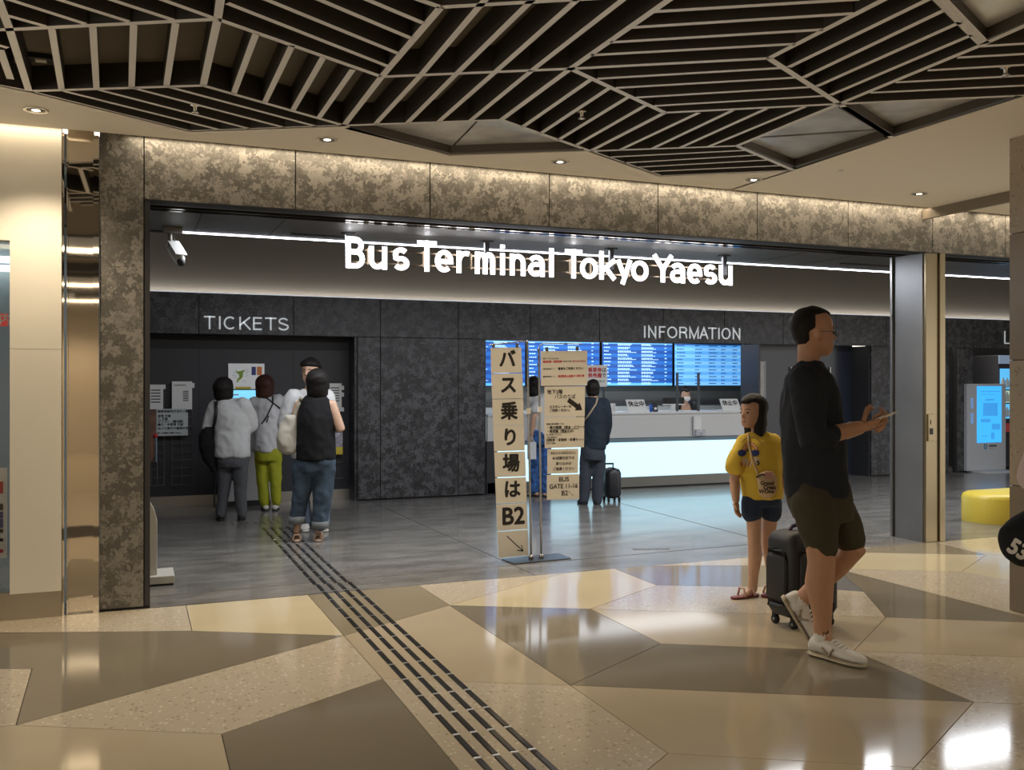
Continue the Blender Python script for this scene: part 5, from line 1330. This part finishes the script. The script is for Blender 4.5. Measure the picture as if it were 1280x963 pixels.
# ---------------------------------------------------------------- his suitcase
n0 = onz(990, 790); dl = onz(963, 783) - n0; dl.z = 0; dr = (onz(1052, 786) - n0); dr.z = 0
dirR = V((CR.x, CR.y, 0)) * .93 + CF * .36; dirR.normalize(); dirL = (-CR * .42 + CF * .9).normalized()
wR, wL = .345, .235
zc0, zc1 = .055, .555
sc_ = thing('suitcase', n0 + dirR * wR / 2 + dirL * wL / 2, 'large black wheeled suitcase standing behind the man with the phone', 'suitcase')
cc_ = n0 + dirR * wR / 2 + dirL * wL / 2
def rrb(ax, ay, hx, hy, r, z, c):
    out = []
    for sx, sy, a0 in ((1,1,0),(-1,1,90),(-1,-1,180),(1,-1,270)):
        for q in range(5):
            t = math.radians(a0 + 22.5 * q); out.append(c + ax * (sx * (hx - r) + r * math.cos(t)) + ay * (sy * (hy - r) + r * math.sin(t)) + V((0,0,z)))
    return out
def case_body(c, ax, ay, hx, hy, z0, z1, r, m, parent, nm='shell', n=1):
    mb = MB(); prof = [(.05, z0), (.018, z0 + .012), (0, z0 + .05), (0, z1 - .06), (.018, z1 - .016), (.06, z1)]
    rings = [rrb(ax, ay, hx - i, hy - i, max(r - i * .4, .012), z, c) for i, z in prof]; N_ = len(rings[0])
    P = [p for q in rings for p in q]; fs = [tuple(range(N_))[::-1], tuple(range((len(rings)-1)*N_, len(rings)*N_))]
    for i in range(len(rings)-1):
        for q in range(N_): fs.append((i*N_+q, i*N_+(q+1) % N_, (i+1)*N_+(q+1) % N_, (i+1)*N_+q))
    mb.add(P, fs); return mb.build(nm, m, parent, True)
M_CASE = mat('case_black', (.010, .010, .012), .5, bump=(220, .2)); M_RUB = mat('rubber_black', (.006, .006, .007), .6)
case_body(cc_, dirR, dirL, wR/2, wL/2, zc0, zc1, .05, M_CASE, sc_)
case_body(cc_ - dirR * (wR/2 + .006), dirL, dirR, wL/2 - .035, .018, zc0 + .07, zc1 - .10, .015, M_CASE, sc_, 'front_pocket')
case_body(cc_ - dirL * (wL/2 + .004), dirR, dirL, wR/2 - .05, .012, zc0 + .05, zc1 - .08, .012, M_CASE, sc_, 'side_pocket')
for sx in (-1, 1):
    for sy in (-1, 1):
        p = cc_ + dirR * sx * (wR/2 - .045) + dirL * sy * (wL/2 - .04)
        w_o = MB().tube([p + dirR * -.012 + V((0,0,.026)), p + dirR * .012 + V((0,0,.026))], .026, 14, dome=False).build('wheel', M_RUB, sc_, True)
        MB().tube([p + dirR * -.014 + V((0,0,.026)), p + dirR * .014 + V((0,0,.026))], .009, 10, dome=False).build('hub', mat('hub_grey', (.2,.25,.2), .4), w_o, True)
        MB().box(p + V((-.014,-.014,.04)), p + V((.014,.014,.075))).build('wheel_fork', M_RUB, sc_)
hc = cc_ + V((0,0,zc1))
MB().tube([hc - dirR * .09, hc - dirR * .07 + V((0,0,.025)), hc + dirR * .03 + V((0,0,.028)), hc + dirR * .05], .011, 8).build('carry_handle', mat('handle_plum', (.06, .025, .05), .6), sc_, True)
MB().tube([hc - dirR * .07 + V((0,0,.022)) , hc - dirR * .02 + V((0,0,.04)), hc + dirR * .01 + V((0,0,.026))], .012, 8).build('ribbon', mat('ribbon_navy', (.03, .03, .10), .6), sc_, True)

# ---------------------------------------------------------------- girl in yellow
pg = Person(943, 746, 1.365, 226, 'girl in a yellow T-shirt and denim shorts standing beside the suitcase', {
    'chin': (941, 534), 'neck': (948, 540), 'hip': (952, 622), 'shR': (929, 553, -.03), 'shL': (970, 552, .03),
    'elR': (918, 600, -.02), 'wrR': (920, 626, -.06), 'elL': (980, 596, .06), 'wrL': (975, 615, -.02),
    'hjR': (942, 628, -.02), 'hjL': (964, 628, .04), 'knR': (943, 678, -.03), 'knL': (960, 680, .05), 'anR': (941, 737, 0), 'anL': (968, 736, .10), 'toR': (926, 747, -.05), 'toL': (960, 745, .02)}, head_phi=238, child=True)
pg.body(M_SKING, leg_r=(.072, .055, .038), arm_r=(.048, .042, .031), vox=.0085, curl=(.5, .5))
pg.hair('long', M_HAIRB, back=-.42, line=.74, grow=.10)
pg.face(M_SKING)
M_YS = cloth('tshirt_yellow', (.62, .43, .055), .35, 10)
gs = pg.shirt(M_YS, [(953, 623, 24.5, .115), (952, 605, 25, .12), (950, 585, 25.5, .12), (950, 567, 26, .115), (950, 553, 25.5, .10), (949, 546, 19, .075), (948, 541, 11, .05)],
    [[(pg.P(931, 554, -.02), .058), (pg.P(924, 570, -.03), .068), (pg.P(920, 582, -.03), .066)], [(pg.P(968, 553, .03), .058), (pg.P(975, 569, .04), .066), (pg.P(978, 581, .05), .064)]], vox=.0095)
wave(gs, .010, 11)
gd = pg.trousers(cloth('denim_dark', (.022, .034, .065), .4, 40), [(953, 612, 23, .10), (952, 624, 24.5, .105), (952, 632, 23, .10)],
    [[(pg.P(941, 628, -.02), .076), (pg.P(940, 641, -.025), .071)], [(pg.P(963, 628, .03), .076), (pg.P(964, 641, .035), .071)]], name='shorts', vox=.0095)
for sd in 'RL':
    a, t_ = pg.J['an' + sd], pg.J['to' + sd]
    d = V((t_.x - a.x, t_.y - a.y, 0)).normalized(); ac = d.cross(UP); hl = V((a.x, a.y, 0)) - d * .04
    ms = MB(); ms.loft([(hl + d * .22 * f + UP * .010, ac * .038 * w_, UP * .010) for f, w_ in ((0, .6), (.1, .85), (.35, .8), (.65, 1), (.85, .9), (1, .4))], 0, True, 14)
    so2 = ms.build('sandal', mat('sandal_red', (.18, .035, .04), .5), pg.t, True)
    for f in (.25, .62):
        c = hl + d * .22 * f + UP * .02; MB().tube([c - ac * .036, c + UP * .045 - ac * .02, c + UP * .045 + ac * .02, c + ac * .036], .008, 8).build('sandal_strap', mat('sandal_strap', (.45, .28, .22), .5), so2, True)
TG = [bvh(gs)]
def decal(trees, pts, m, parent, name, off=.004):
    """print laid on the cloth: polygon of outline points, fanned from its centre"""
    cx_ = sum(p[0] for p in pts) / len(pts); cy_ = sum(p[1] for p in pts) / len(pts)
    P = [hit(trees, *p, off) for p in pts] + [hit(trees, cx_, cy_, off)]
    if any(p is None for p in P): return None
    n = len(pts); mb = MB(); mb.add(P, [(i, (i+1) % n, n) for i in range(n)]); return mb.build(name, m, parent)
def ringdecal(cx_, cy_, r0, r1, a0, a1, sx, m, nm):
    mb = MB(); P = []; n = 12
    for i in range(n + 1):
        t = math.radians(a0 + (a1 - a0) * i / n)
        for r in (r0, r1):
            h_ = hit(TG, cx_ + r * sx * math.cos(t), cy_ - r * math.sin(t), .004)
            if h_ is None: return
            P.append(h_)
    mb.add(P, [(2*i, 2*i+1, 2*i+3, 2*i+2) for i in range(n)]); mb.build(nm, m, gs)
for r0, r1, c in ((9.6, 11, (.45, .16, .06)), (8.0, 9.6, (.62, .40, .22)), (6.6, 8.0, (.50, .10, .06))):
    ringdecal(937.5, 564, r0, r1, 8, 172, .92, mat('print_%d' % int(r0 * 10), c, .8), 'rainbow_print')
for a0 in range(20, 150, 10): ringdecal(939, 562, 14.5, 16, a0, a0 + 6, .95, mat('print_brown', (.22, .14, .06), .8), 'print_letter')
def blob(cx_, cy_, rx, ry): return [(cx_ + rx * math.cos(t * math.pi / 6) * (1 + .12 * (t % 2)), cy_ + ry * math.sin(t * math.pi / 6) * (1 + .12 * (t % 2))) for t in range(12)]
for cx_ in (927.5, 944): decal(TG, blob(cx_, 566.5, 5.2, 4.2), mat('print_navy', (.02, .03, .12), .8), gs, 'cloud_print')
for cx_, cy_, rx, ry, c in ((931, 577, 3.6, 4.5, (.55, .42, .28)), (945, 576, 4.2, 4.5, (.55, .42, .28)), (926.8, 580.5, 1.5, 3.4, (.40, .10, .05)), (947.5, 579, 2, 3, (.05, .05, .05)), (934, 563, 1.2, 2.2, (.05, .05, .05))):
    decal(TG, blob(cx_, cy_, rx, ry), mat('print_%d%d' % (int(cx_), int(cy_)), c, .8), gs, 'figure_print', .005)
for i in range(4):
    x = 930.5 + i * 2.1; decal(TG, [(x, 584), (x + 1.1, 584), (x + 3.4, 576), (x + 2.3, 576)], mat('print_red' if i % 2 == 0 else 'print_white', (.5, .05, .04) if i % 2 == 0 else (.7, .65, .55), .8), gs, 'stripe_print', .006)
# cloth pouch on a cord
pc = hit(TG, 958, 604, .03)
pu = thing('pouch', pc, 'beige cloth pouch with handwritten letters hanging at the girl\'s hip', 'pouch')
D_ = (pc - CAM).dot(CF) - .02
ol = [(945.5, 597), (951, 591), (958, 588.5), (966, 590), (971, 596), (971.5, 612), (968, 620), (961, 624), (953, 622.5), (948.5, 617), (947.5, 606)]
mb = MB(); front = [atd(x, y, D_ - .01) for x, y in ol]; back = [atd(x, y, D_ + .03) for x, y in ol]; cen = atd(958.5, 606, D_ - .028)
n = len(ol); mb.add(front + back + [cen], [(i, (i+1) % n, 2*n) for i in range(n)] + [((i+1) % n, i, n + i, n + (i+1) % n) for i in range(n)] + [tuple(range(n, 2*n))])
mb.build('bag', cloth('pouch_cloth', (.52, .38, .23), .4, 14), pu, True)
PT = [BVHTree.FromPolygons([p for p in mb.v], mb.f)]
MB().obox(atd(961, 594.5, D_ - .028), CR * .025, CF * .003, UP * .022).build('leather_tag', mat('tag_pink', (.42, .22, .18), .6), pu)
MB().tube([atd(946, 596.5, D_ - .016), atd(953, 593, D_ - .024), atd(957, 594, D_ - .024)], .006, 6).build('drawstring', mat('string_dark', (.05, .03, .02), .7), pu, True)
for s_, x, y in (('Uncannily', 959, 604.5), ('Creepy', 962, 609.7), ('WOrdly', 958, 614.8)):
    vs_, fs_ = text_mesh({'Uncannily': 'Grand', 'Creepy': 'Creat', 'WOrdly': 'WOne'}[s_], .034, .0012); mb2 = MB()
    mb2.add([atd(x + p.x * F / D_, y - p.y * F / D_, D_ - .031) for p in vs_], fs_); mb2.build('lettering', M_INK, pu)
strap(TG, [(935, 541), (936, 556), (941, 576), (948, 594)], .012, cloth('pouch_cord', (.55, .40, .27), .2), pu, 'cord')

# ---------------------------------------------------------------- people at the ticket machine
def simple_shoes(p, up, so, L=.25, w=.045, hgt=.065):
    for sd in 'LR': p.shoe(sd, up, so, L, w, hgt)
def leg_path(p, hx, hy, kx, ky, ax, ay, r0, r1, r2, dd=(0, 0, 0)):
    return [(p.P(hx, hy, dd[0]), r0), (p.P((hx + kx) / 2, (hy + ky) / 2, dd[0]), (r0 + r1) / 2), (p.P(kx, ky, dd[1]), r1), (p.P(ax, ay, dd[2]), r2)]
# woman in grey jeans
p1 = Person(289, 651, 1.475, 4, 'woman with a dark bob in white T-shirt and grey jeans at the ticket machine', {
    'chin': (280, 500), 'hip': (291, 572), 'shL': (271, 510), 'shR': (305, 508), 'elL': (262, 534, .0), 'wrL': (263, 556, .12), 'elR': (312, 534, .08), 'wrR': (318, 522, .28),
    'hjL': (282, 578), 'hjR': (300, 578), 'knL': (279, 613), 'knR': (299, 613), 'anL': (276, 643), 'anR': (301, 643), 'toL': (275, 648, .14), 'toR': (303, 648, .14)})
p1.body(M_SKIN, curl=(.5, .5)); p1.hair('bob', M_HAIRB, back=.0, grow=.19)
M_TEE = cloth('tshirt_white', (.52, .52, .52), .5, 9)
s1 = p1.shirt(M_TEE, [(291, 571, 21.5, .15), (291, 560, 21.5, .15), (290, 540, 21, .15), (289, 522, 21.5, .145), (288, 510, 20.5, .12), (286, 504, 15, .09), (284, 499, 8, .06)],
    [[(p1.J['shL'], .085), (p1.P(264, 525), .075), (p1.P(262, 536), .07)], [(p1.J['shR'], .085), (p1.P(311, 522, .05), .075), (p1.P(313, 532, .08), .07)]]); wave(s1, .014, 9, 1)
q = p1.trousers(cloth('jeans_grey', (.085, .087, .095), .4, 16), [(291, 565, 19.5, .13), (291, 577, 20, .14), (291, 584, 18, .13)], [leg_path(p1, 282, 580, 280, 613, 276, 643, .085, .060, .050), leg_path(p1, 300, 580, 300.5, 613, 302, 643, .085, .060, .050)]); wave(q, .008, 12, 2)
simple_shoes(p1, M_RUB, M_RUB)
T1 = [bvh(s1)]
bg = thing('black_bag', p1.P(262, 585, -.06), 'soft black bag hanging at the side of the woman in grey jeans', 'bag')
mb = MB(); mb.loft([(p1.P(x, y, -.03), CR * w_ * p1.D / F, CF * d_) for x, y, w_, d_ in ((262, 534, 6, .04), (260, 545, 10.5, .08), (260, 558, 11.5, .09), (263, 572, 9, .08), (267, 584, 5, .06), (268, 590, 3.5, .04))], 0, True, 16)
o = from_mesh('bag_body', remesh(mb, .012, 4), cloth('bag_black', (.008, .008, .009), .5, 14), bg); wave(o, .012, 12, 5)
strap(T1, [(270, 502), (271, 515), (269, 530), (266, 540)], .045, M_RUB, bg)
MB().tube([p1.P(269, 575, -.06), p1.P(270, 600, -.06), p1.P(268, 618, -.05), p1.P(268, 634, -.03)], .008, 8).build('loose_strap', M_RUB, bg, True)
# woman in green trousers
p2 = Person(335, 638.5, 1.50, 12, 'woman with brown hair, sheer white blouse and lime green trousers', {
    'chin': (331, 495), 'hip': (335, 562), 'shL': (321, 505), 'shR': (347, 503), 'elL': (316, 532, .05), 'wrL': (312, 521, .28), 'elR': (353, 532, .02), 'wrR': (350, 548, .18),
    'hjL': (328, 570), 'hjR': (343, 570), 'knL': (330, 602), 'knR': (344, 602), 'anL': (332, 633), 'anR': (344, 631), 'toL': (330, 638, .12), 'toR': (345, 636, .12)}, head_phi=-8)
p2.body(M_SKIN); p2.hair('shoulder', M_HAIRBR, back=-.16, grow=.17)
M_BLOUSE = cloth('blouse_white', (.50, .50, .52), .45, 10)
s2 = p2.shirt(M_BLOUSE, [(334, 564, 17.5, .15), (334, 552, 18, .155), (335, 535, 17.5, .15), (335, 518, 17, .14), (335, 506, 16, .115), (333, 499, 11, .085), (332, 494, 6.5, .06)],
    [[(p2.J['shL'], .085), (p2.P(317, 519, .03), .085), (p2.P(315.5, 534, .06), .078), (p2.P(313, 526, .2), .06)], [(p2.J['shR'], .085), (p2.P(352, 518), .085), (p2.P(354, 534), .08), (p2.P(352, 546, .12), .06)]], name='blouse'); wave(s2, .016, 10, 7)
q = p2.trousers(cloth('trousers_lime', (.30, .31, .022), .4, 10), [(335, 555, 15.5, .13), (335, 567, 16.5, .14), (335, 576, 15.5, .13)], [leg_path(p2, 327, 574, 328.5, 602, 331, 629, .078, .060, .050), leg_path(p2, 343, 574, 344.5, 602, 345.5, 627, .078, .060, .050)]); wave(q, .010, 9, 4)
simple_shoes(p2, M_SHW, mat('sole_dark', (.03, .03, .03), .6), .24, .043, .06)
T2 = [bvh(s2)]
cb_ = thing('crossbody_bag', p2.P(352, 535, -.05), 'thin black crossbody strap over the sheer white blouse', 'bag strap')
strap(T2, [(329, 494), (340, 503), (352, 512)], .016, M_RUB, cb_); strap(T2, [(341, 492), (341, 505), (333, 522), (327, 530)], .016, M_RUB, cb_); strap(T2, [(336, 520), (333.5, 528)], .012, M_RUB, cb_, 'strap_tail')
# man in white facing the group
p3 = Person(391, 662, 1.66, 186, 'young man in white T-shirt and light jeans facing the group, half hidden', {
    'chin': (388, 479), 'hip': (387, 566), 'shR': (367, 498), 'shL': (408, 498), 'elR': (358, 530, .0), 'wrR': (362, 552, -.1), 'elL': (415, 530), 'wrL': (412, 548, -.12)}, head_phi=190)
p3.body(M_SKIN); p3.hair('short', M_HAIRB, back=.30, line=.66, grow=.11); p3.face(M_SKIN)
s3 = p3.shirt(mat('tee_bright', (.60, .60, .60), .85, bump=(10, .4)), [(387, 572, 23, .14), (387, 545, 23, .145), (387, 520, 24, .14), (387, 503, 24.5, .12), (387, 494, 18, .09), (387, 487, 9, .06)],
    [[(p3.J['shR'], .088), (p3.P(361, 515), .085), (p3.P(358, 532), .08)], [(p3.J['shL'], .088), (p3.P(413, 515), .085), (p3.P(415, 530), .08)]]); wave(s3, .012, 9, 9)
q = p3.trousers(cloth('jeans_light', (.11, .14, .19), .4, 14), [(387, 560, 21, .13), (387, 575, 22, .14), (388, 584, 20, .13)], [leg_path(p3, 376, 582, 377, 620, 381, 652, .095, .078, .07), leg_path(p3, 399, 582, 401, 620, 403, 652, .095, .078, .07)]); wave(q, .008, 10, 11)
p3.J['anR'] = p3.P(382, 655); p3.J['toR'] = p3.P(380, 664, -.15); p3.J['anL'] = p3.P(403, 655); p3.J['toL'] = p3.P(405, 664, -.15)
simple_shoes(p3, M_SHW, M_SHW, .26, .047, .07)
# woman in black sleeveless top
p4 = Person(385, 677, 1.545, -6, 'woman in black sleeveless top and cuffed jeans walking to the ticket machine', {
    'chin': (397, 494), 'hip': (394, 572), 'shL': (375, 507), 'shR': (414, 507), 'elL': (366, 534, .02), 'wrL': (362, 548, .16), 'elR': (426, 537, -.01), 'wrR': (419, 532, .20),
    'hjL': (383, 578), 'hjR': (405, 578), 'knL': (377, 617), 'knR': (402, 620), 'anL': (371, 664, -.02), 'anR': (398, 664), 'toL': (370, 672, .14), 'toR': (400, 671, .16)})
p4.body(M_SKIN, arm_r=(.058, .046, .032)); p4.hair('shoulder', M_HAIRB, back=-.14, grow=.15)
s4 = p4.shirt(cloth('top_black', (.008, .008, .009), .4, 10), [(395, 575, 24.5, .15), (395, 560, 24.5, .15), (395, 540, 23.5, .145), (395, 522, 23, .14), (395, 508, 20.5, .115), (395, 500, 17, .085), (395, 494, 11, .06)], [], name='sleeveless_top'); wave(s4, .010, 9, 13)
M_JB = cloth('jeans_blue', (.050, .075, .105), .45, 14, var=(6, .45))
q = p4.trousers(M_JB, [(395, 566, 22.5, .135), (395, 580, 24, .145), (394, 590, 22, .135)], [leg_path(p4, 382, 586, 377, 617, 371.5, 648, .098, .078, .066), leg_path(p4, 406, 586, 403, 620, 400.5, 655, .098, .078, .066)]); wave(q, .010, 10, 15)
for x, y in ((371.5, 650), (400.5, 656)):
    c = p4.P(x, y); MB().loft([(c + UP * z, CR * r, CF * r) for z, r in ((-.035, .064), (-.032, .076), (.0, .078), (.03, .077), (.034, .066))], 0, True, 18).build('cuff', cloth('cuff_grey', (.18, .19, .19), .4, 20), q, True)
for sd in 'LR':
    a, t_ = p4.J['an' + sd], p4.J['to' + sd]; d = V((t_.x - a.x, t_.y - a.y, 0)).normalized(); ac = d.cross(UP); hl = V((a.x, a.y, 0)) - d * .05
    o = MB().loft([(hl + d * .24 * f + UP * .012, ac * .040 * w_, UP * .012) for f, w_ in ((0, .6), (.1, .85), (.35, .8), (.65, 1), (.85, .9), (1, .4))], 0, True, 14).build('sandal', mat('sandal_beige', (.42, .30, .22), .5), p4.t, True)
    for f in (.12, .6): c = hl + d * .24 * f + UP * .02; MB().tube([c - ac * .036, c + UP * .045 - ac * .02, c + UP * .045 + ac * .02, c + ac * .036], .009, 8).build('sandal_strap', mat('sandal_beige', (.42,.30,.22), .5), o, True)
T4 = [bvh(s4), bvh(p4.bodyo)]
tb = thing('tote_bag', p4.P(358, 566, -.05), 'cream canvas tote bag on the shoulder of the woman in black', 'tote bag')
mb = MB(); mb.loft([(p4.P(x, y, -.02), CR * w_ * p4.D / F, CF * d_) for x, y, w_, d_ in ((364, 519, 7, .05), (361, 530, 10, .065), (359.5, 545, 12, .075), (359, 558, 12, .075), (360, 565, 10.5, .06), (361, 567.5, 8, .04))], 0, True, 18)
o = from_mesh('bag_body', remesh(mb, .012, 4), cloth('canvas_cream', (.50, .46, .38), .4, 12), tb); wave(o, .014, 9, 17)
strap(T4, [(377, 496), (374, 505), (370, 514), (368, 522)], .03, cloth('canvas_cream', (.50,.46,.38), .4, 12), tb, fallback=p4.P(374, 505, -.1))

# ---------------------------------------------------------------- people at the counter
p5 = Person(674, 621, 1.48, -20, 'woman in white top and blue patterned trousers leaning on the counter behind the hanging signs', {
    'chin': (667, 492), 'hip': (675, 545), 'shL': (664, 502), 'shR': (679, 500), 'elL': (655, 510, .15), 'wrL': (650, 500, .4), 'elR': (667, 522, -.14), 'wrR': (665, 543, -.1),
    'hjL': (669, 550), 'hjR': (680, 550), 'knL': (670, 582), 'knR': (680, 582), 'anL': (669, 614), 'anR': (681, 614)})
p5.body(M_SKIN); p5.hair('long', M_HAIRB, back=-.22, grow=.09)
s5 = p5.shirt(M_TEE, [(675, 543, 13, .13), (674, 525, 13, .13), (672, 508, 13, .12), (671, 499, 9.5, .09), (670, 494, 5, .06)], [[(p5.J['shR'], .07), (p5.P(669, 511, -.12), .07)], [(p5.J['shL'], .07), (p5.P(660, 507, .08), .065)]]); wave(s5, .012, 9, 21)
q = p5.trousers(mat('skirt_blue', (.03, .10, .30), .8, var=(22, .8)), [(675, 538, 11.5, .13), (675, 550, 13, .14), (675, 556, 12.5, .13)], [leg_path(p5, 669, 554, 669, 584, 668, 613, .08, .062, .06), leg_path(p5, 681, 554, 681.5, 584, 682, 613, .08, .062, .06)]); wave(q, .012, 9, 23)
simple_shoes(p5, M_SKIN, M_RUB, .23, .042, .05)
c = ony(664.5, 564, 11.0 - .45)
t = thing('shopping_bag', c, 'small white paper bag held low by the woman leaning on the counter', 'bag')
MB().box(c + V((-.045, -.03, -.10)), c + V((.05, .03, .11))).build('paper_body', mat('bag_white', (.55, .58, .6), .6), t, bevel=.004)
MB().tube([c + V((-.03,0,.11)), c + V((0,0,.17)), c + V((.035,0,.11))], .004, 6).build('bag_handle', M_WHITE, t, True)
p6 = Person(739, 631, 1.475, 4, 'person in navy jacket and grey trousers with a dark suitcase at the counter', {
    'chin': (741, 497), 'hip': (741, 560), 'shL': (731, 505), 'shR': (754, 505), 'elL': (728, 530, .08), 'wrL': (732, 522, .3), 'elR': (758, 532, .03), 'wrR': (756, 552, .1),
    'hjL': (733, 565), 'hjR': (748, 565), 'knL': (731, 597), 'knR': (747, 597), 'anL': (730, 625), 'anR': (746, 625), 'toL': (726, 631, .1), 'toR': (746, 630, .14)})
p6.body(M_SKIN); p6.hair('bob', M_HAIRB, back=.06, grow=.06)
s6 = p6.shirt(cloth('jacket_navy', (.016, .024, .036), .4, 10), [(742, 562, 15, .135), (742, 545, 15, .14), (743, 525, 14.5, .14), (743, 510, 14, .125), (743, 502, 11, .09), (742, 497, 6, .06)], [[(p6.J['shL'], .075), (p6.P(728, 520), .07), (p6.J['elL'], .066), (p6.J['wrL'], .05)], [(p6.J['shR'], .075), (p6.P(757, 520), .07), (p6.J['elR'], .066), (p6.J['wrR'], .05)]], name='jacket'); wave(s6, .010, 9, 25)
q = p6.trousers(cloth('trousers_charcoal', (.040, .046, .060), .35, 10), [(741, 555, 14, .13), (741, 567, 15, .135), (741, 575, 14, .13)], [leg_path(p6, 733, 572, 731.5, 597, 730, 626, .078, .064, .058), leg_path(p6, 749, 572, 748, 597, 746.5, 626, .078, .064, .058)]); wave(q, .008, 9, 27)
simple_shoes(p6, M_RUB, M_RUB, .25, .046, .06)
T6 = [bvh(s6)]
sb_ = thing('shoulder_strap', p6.P(738, 515, -.1), 'tan shoulder strap across the navy jacket', 'bag strap'); strap(T6, [(747, 497), (745, 505), (738, 516), (730, 527)], .02, mat('strap_tan', (.30, .23, .16), .6), sb_)
c = onz(764.5, 627); ax_ = (CR * .95 + CF * .2).normalized(); ay_ = V((-ax_.y, ax_.x, 0))
s_ = thing('small_suitcase', c, 'rounded dark grey wheeled suitcase beside the navy traveller', 'suitcase')
case_body(c, ax_, ay_, .098, .13, .045, .40, .08, mat('case_charcoal', (.018, .019, .023), .45), s_)
for sx in (-1, 1):
    for sy in (-1, 1):
        p = c + ax_ * sx * .065 + ay_ * sy * .09; MB().tube([p + ax_ * -.01 + UP * .022, p + ax_ * .01 + UP * .022], .022, 12, dome=False).build('wheel', M_RUB, s_, True); MB().box(p + V((-.012,-.012,.03)), p + V((.012,.012,.06))).build('wheel_fork', M_RUB, s_)
for sx in (-1, 1): MB().tube([c + ay_ * .10 + ax_ * sx * .05 + UP * .38, c + ay_ * .10 + ax_ * sx * .05 + UP * .44], .008, 8).build('handle_rod', M_RUB, s_, True)
MB().tube([c + ay_ * .10 - ax_ * .05 + UP * .44, c + ay_ * .10 + ax_ * .05 + UP * .44], .011, 8).build('pull_handle', M_RUB, s_, True)
# seated clerk
pw = ony(857, 560, CY + .75); 
p9 = Person(857, HY + CH * F / (pw - CAM).dot(CF), 1.32, 182, 'seated clerk with black hair in a bun and a white mask behind the counter', {'hip': (857, 556)}, head_phi=170)
p9.body(M_SKIN, legs=False, hands=False, vox=.012); p9.hair('short', M_HAIRB, back=.2, line=.72, grow=.07)
o9 = p9.shirt(M_RUB, [(857, 556, 13, .12), (857, 535, 14, .13), (857, 523, 14, .11), (857, 518, 8, .07)], [[(p9.J['shL'], .07), (p9.J['elL'], .06)], [(p9.J['shR'], .07), (p9.J['elR'], .06)]], name='jacket', vox=.014)
h, c = p9.hh, p9.J['chin']
MB().loft([(c + UP * h * z + p9.hf * h * y, p9.hl * h * w_, p9.hf * h * .08) for z, y, w_ in ((.0, .34, .12), (.12, .40, .24), (.25, .42, .28), (.36, .41, .22))], 0, True, 14).build('mask', M_WHITE, p9.t, True)
MB().ball(c + UP * h * 1.1 - p9.hf * h * .15, .2 * h, .2 * h, .2 * h).build('hair_bun', M_HAIRB, p9.t, True)
MB().box(p9.base + p9.fwd * -.22 + V((-.2,-.2,.40)), p9.base + p9.fwd * -.22 + V((.2,.2,.46))).build('tmp_', M_DARK, None)
bpy.data.objects.remove(bpy.data.objects['tmp_'])
stool = thing('office_chair', p9.base, 'dark office chair under the seated clerk behind the counter', 'chair')
MB().box(p9.base + V((-.2,-.2,.34)), p9.base + V((.2,.2,.40))).build('seat', M_DARK, stool, bevel=.02); MB().tube([p9.base + V((0,0,.04)), p9.base + V((0,0,.35))], .03, 10).build('column', M_DARK, stool, True); MB().lathe(p9.base, [(.25, 0), (.25, .03), (.03, .05)], 5).build('base', M_DARK, stool)

# ---------------------------------------------------------------- traveller cut off at the right edge
p10 = Person(1352, 920, 1.62, 95, 'traveller at the right edge of whom only a pale sleeve shows', {}, head_phi=95)
p10.J['shL'] = p10.P(1338, 520, .2); p10.J['shR'] = p10.P(1338, 520, -.2)
p10.J['elL'] = p10.P(1306, 566, .2); p10.J['wrL'] = p10.P(1320, 628, .22); p10.J['elR'] = p10.P(1330, 600, -.2); p10.J['wrR'] = p10.P(1345, 650, -.2)
p10.body(M_SKIN, vox=.012); p10.hair('bob', M_HAIRB)
k10 = p10.D / F
p10.shirt(mat('blouse_pink', (.60, .48, .44), .85, bump=(10, .4)), [(1352, 690, 40, .17), (1352, 620, 40, .17), (1350, 560, 40, .17), (1349, 530, 36, .15), (1349, 505, 16, .08)], [[(p10.J['shL'], .08), (p10.P(1316, 548, .2), .085), (p10.P(1293, 596, .22), .072)], [(p10.J['shR'], .08), (p10.P(1333, 580, -.2), .08)]], name='blouse', vox=.016)
p10.trousers(cloth('trousers_dark', (.03, .03, .035), .3), [(1352, 675, 38, .15), (1352, 700, 40, .16)], [leg_path(p10, 1345, 700, 1345, 800, 1345, 900, .10, .085, .07, (-.08,-.08,-.08)), leg_path(p10, 1358, 700, 1358, 800, 1358, 900, .10, .085, .07, (.08,.08,.08))], vox=.016)
simple_shoes(p10, M_RUB, M_RUB)
bb = thing('duffel_bag', p10.P(1290, 700, -.3), 'black bag with white lettering cut off at the right edge', 'bag')
mb = MB()
SEC = [(1252, 663, 4, .02), (1256, 670, 14, .05), (1266, 672, 27, .09), (1282, 672, 37, .11), (1305, 668, 42, .12), (1330, 662, 40, .11), (1350, 660, 25, .06)]
mb.loft([(p10.P(x, y, -.25), (UP * .93 + CR * .25) * h_ * k10, CF * d_) for x, y, h_, d_ in SEC], 0, True, 20)
bo = from_mesh('bag_body', remesh(mb, .012, 5), cloth('bag_black', (.008,.008,.009), .5, 14), bb)
TB = [bvh(bo)]
DB = p10.D - .25 - .13
vs_, fs_ = text_mesh('53', .085, .004); mb2 = MB()
for p in vs_:
    x, y = p.x, p.y; c_, s_n = math.cos(-.55), math.sin(-.55); q = hit(TB, 1273 + (x * c_ - y * s_n) / k10, 688 - (x * s_n + y * c_) / k10, .004)
    mb2.v.append(q if q is not None else p10.P(1273, 688, -.4))
mb2.f = fs_; mb2.m = [0] * len(fs_); mb2.build('lettering', mat('bag_print', (.5, .47, .42), .7), bb)

bpy.data.scenes.remove(TMP)
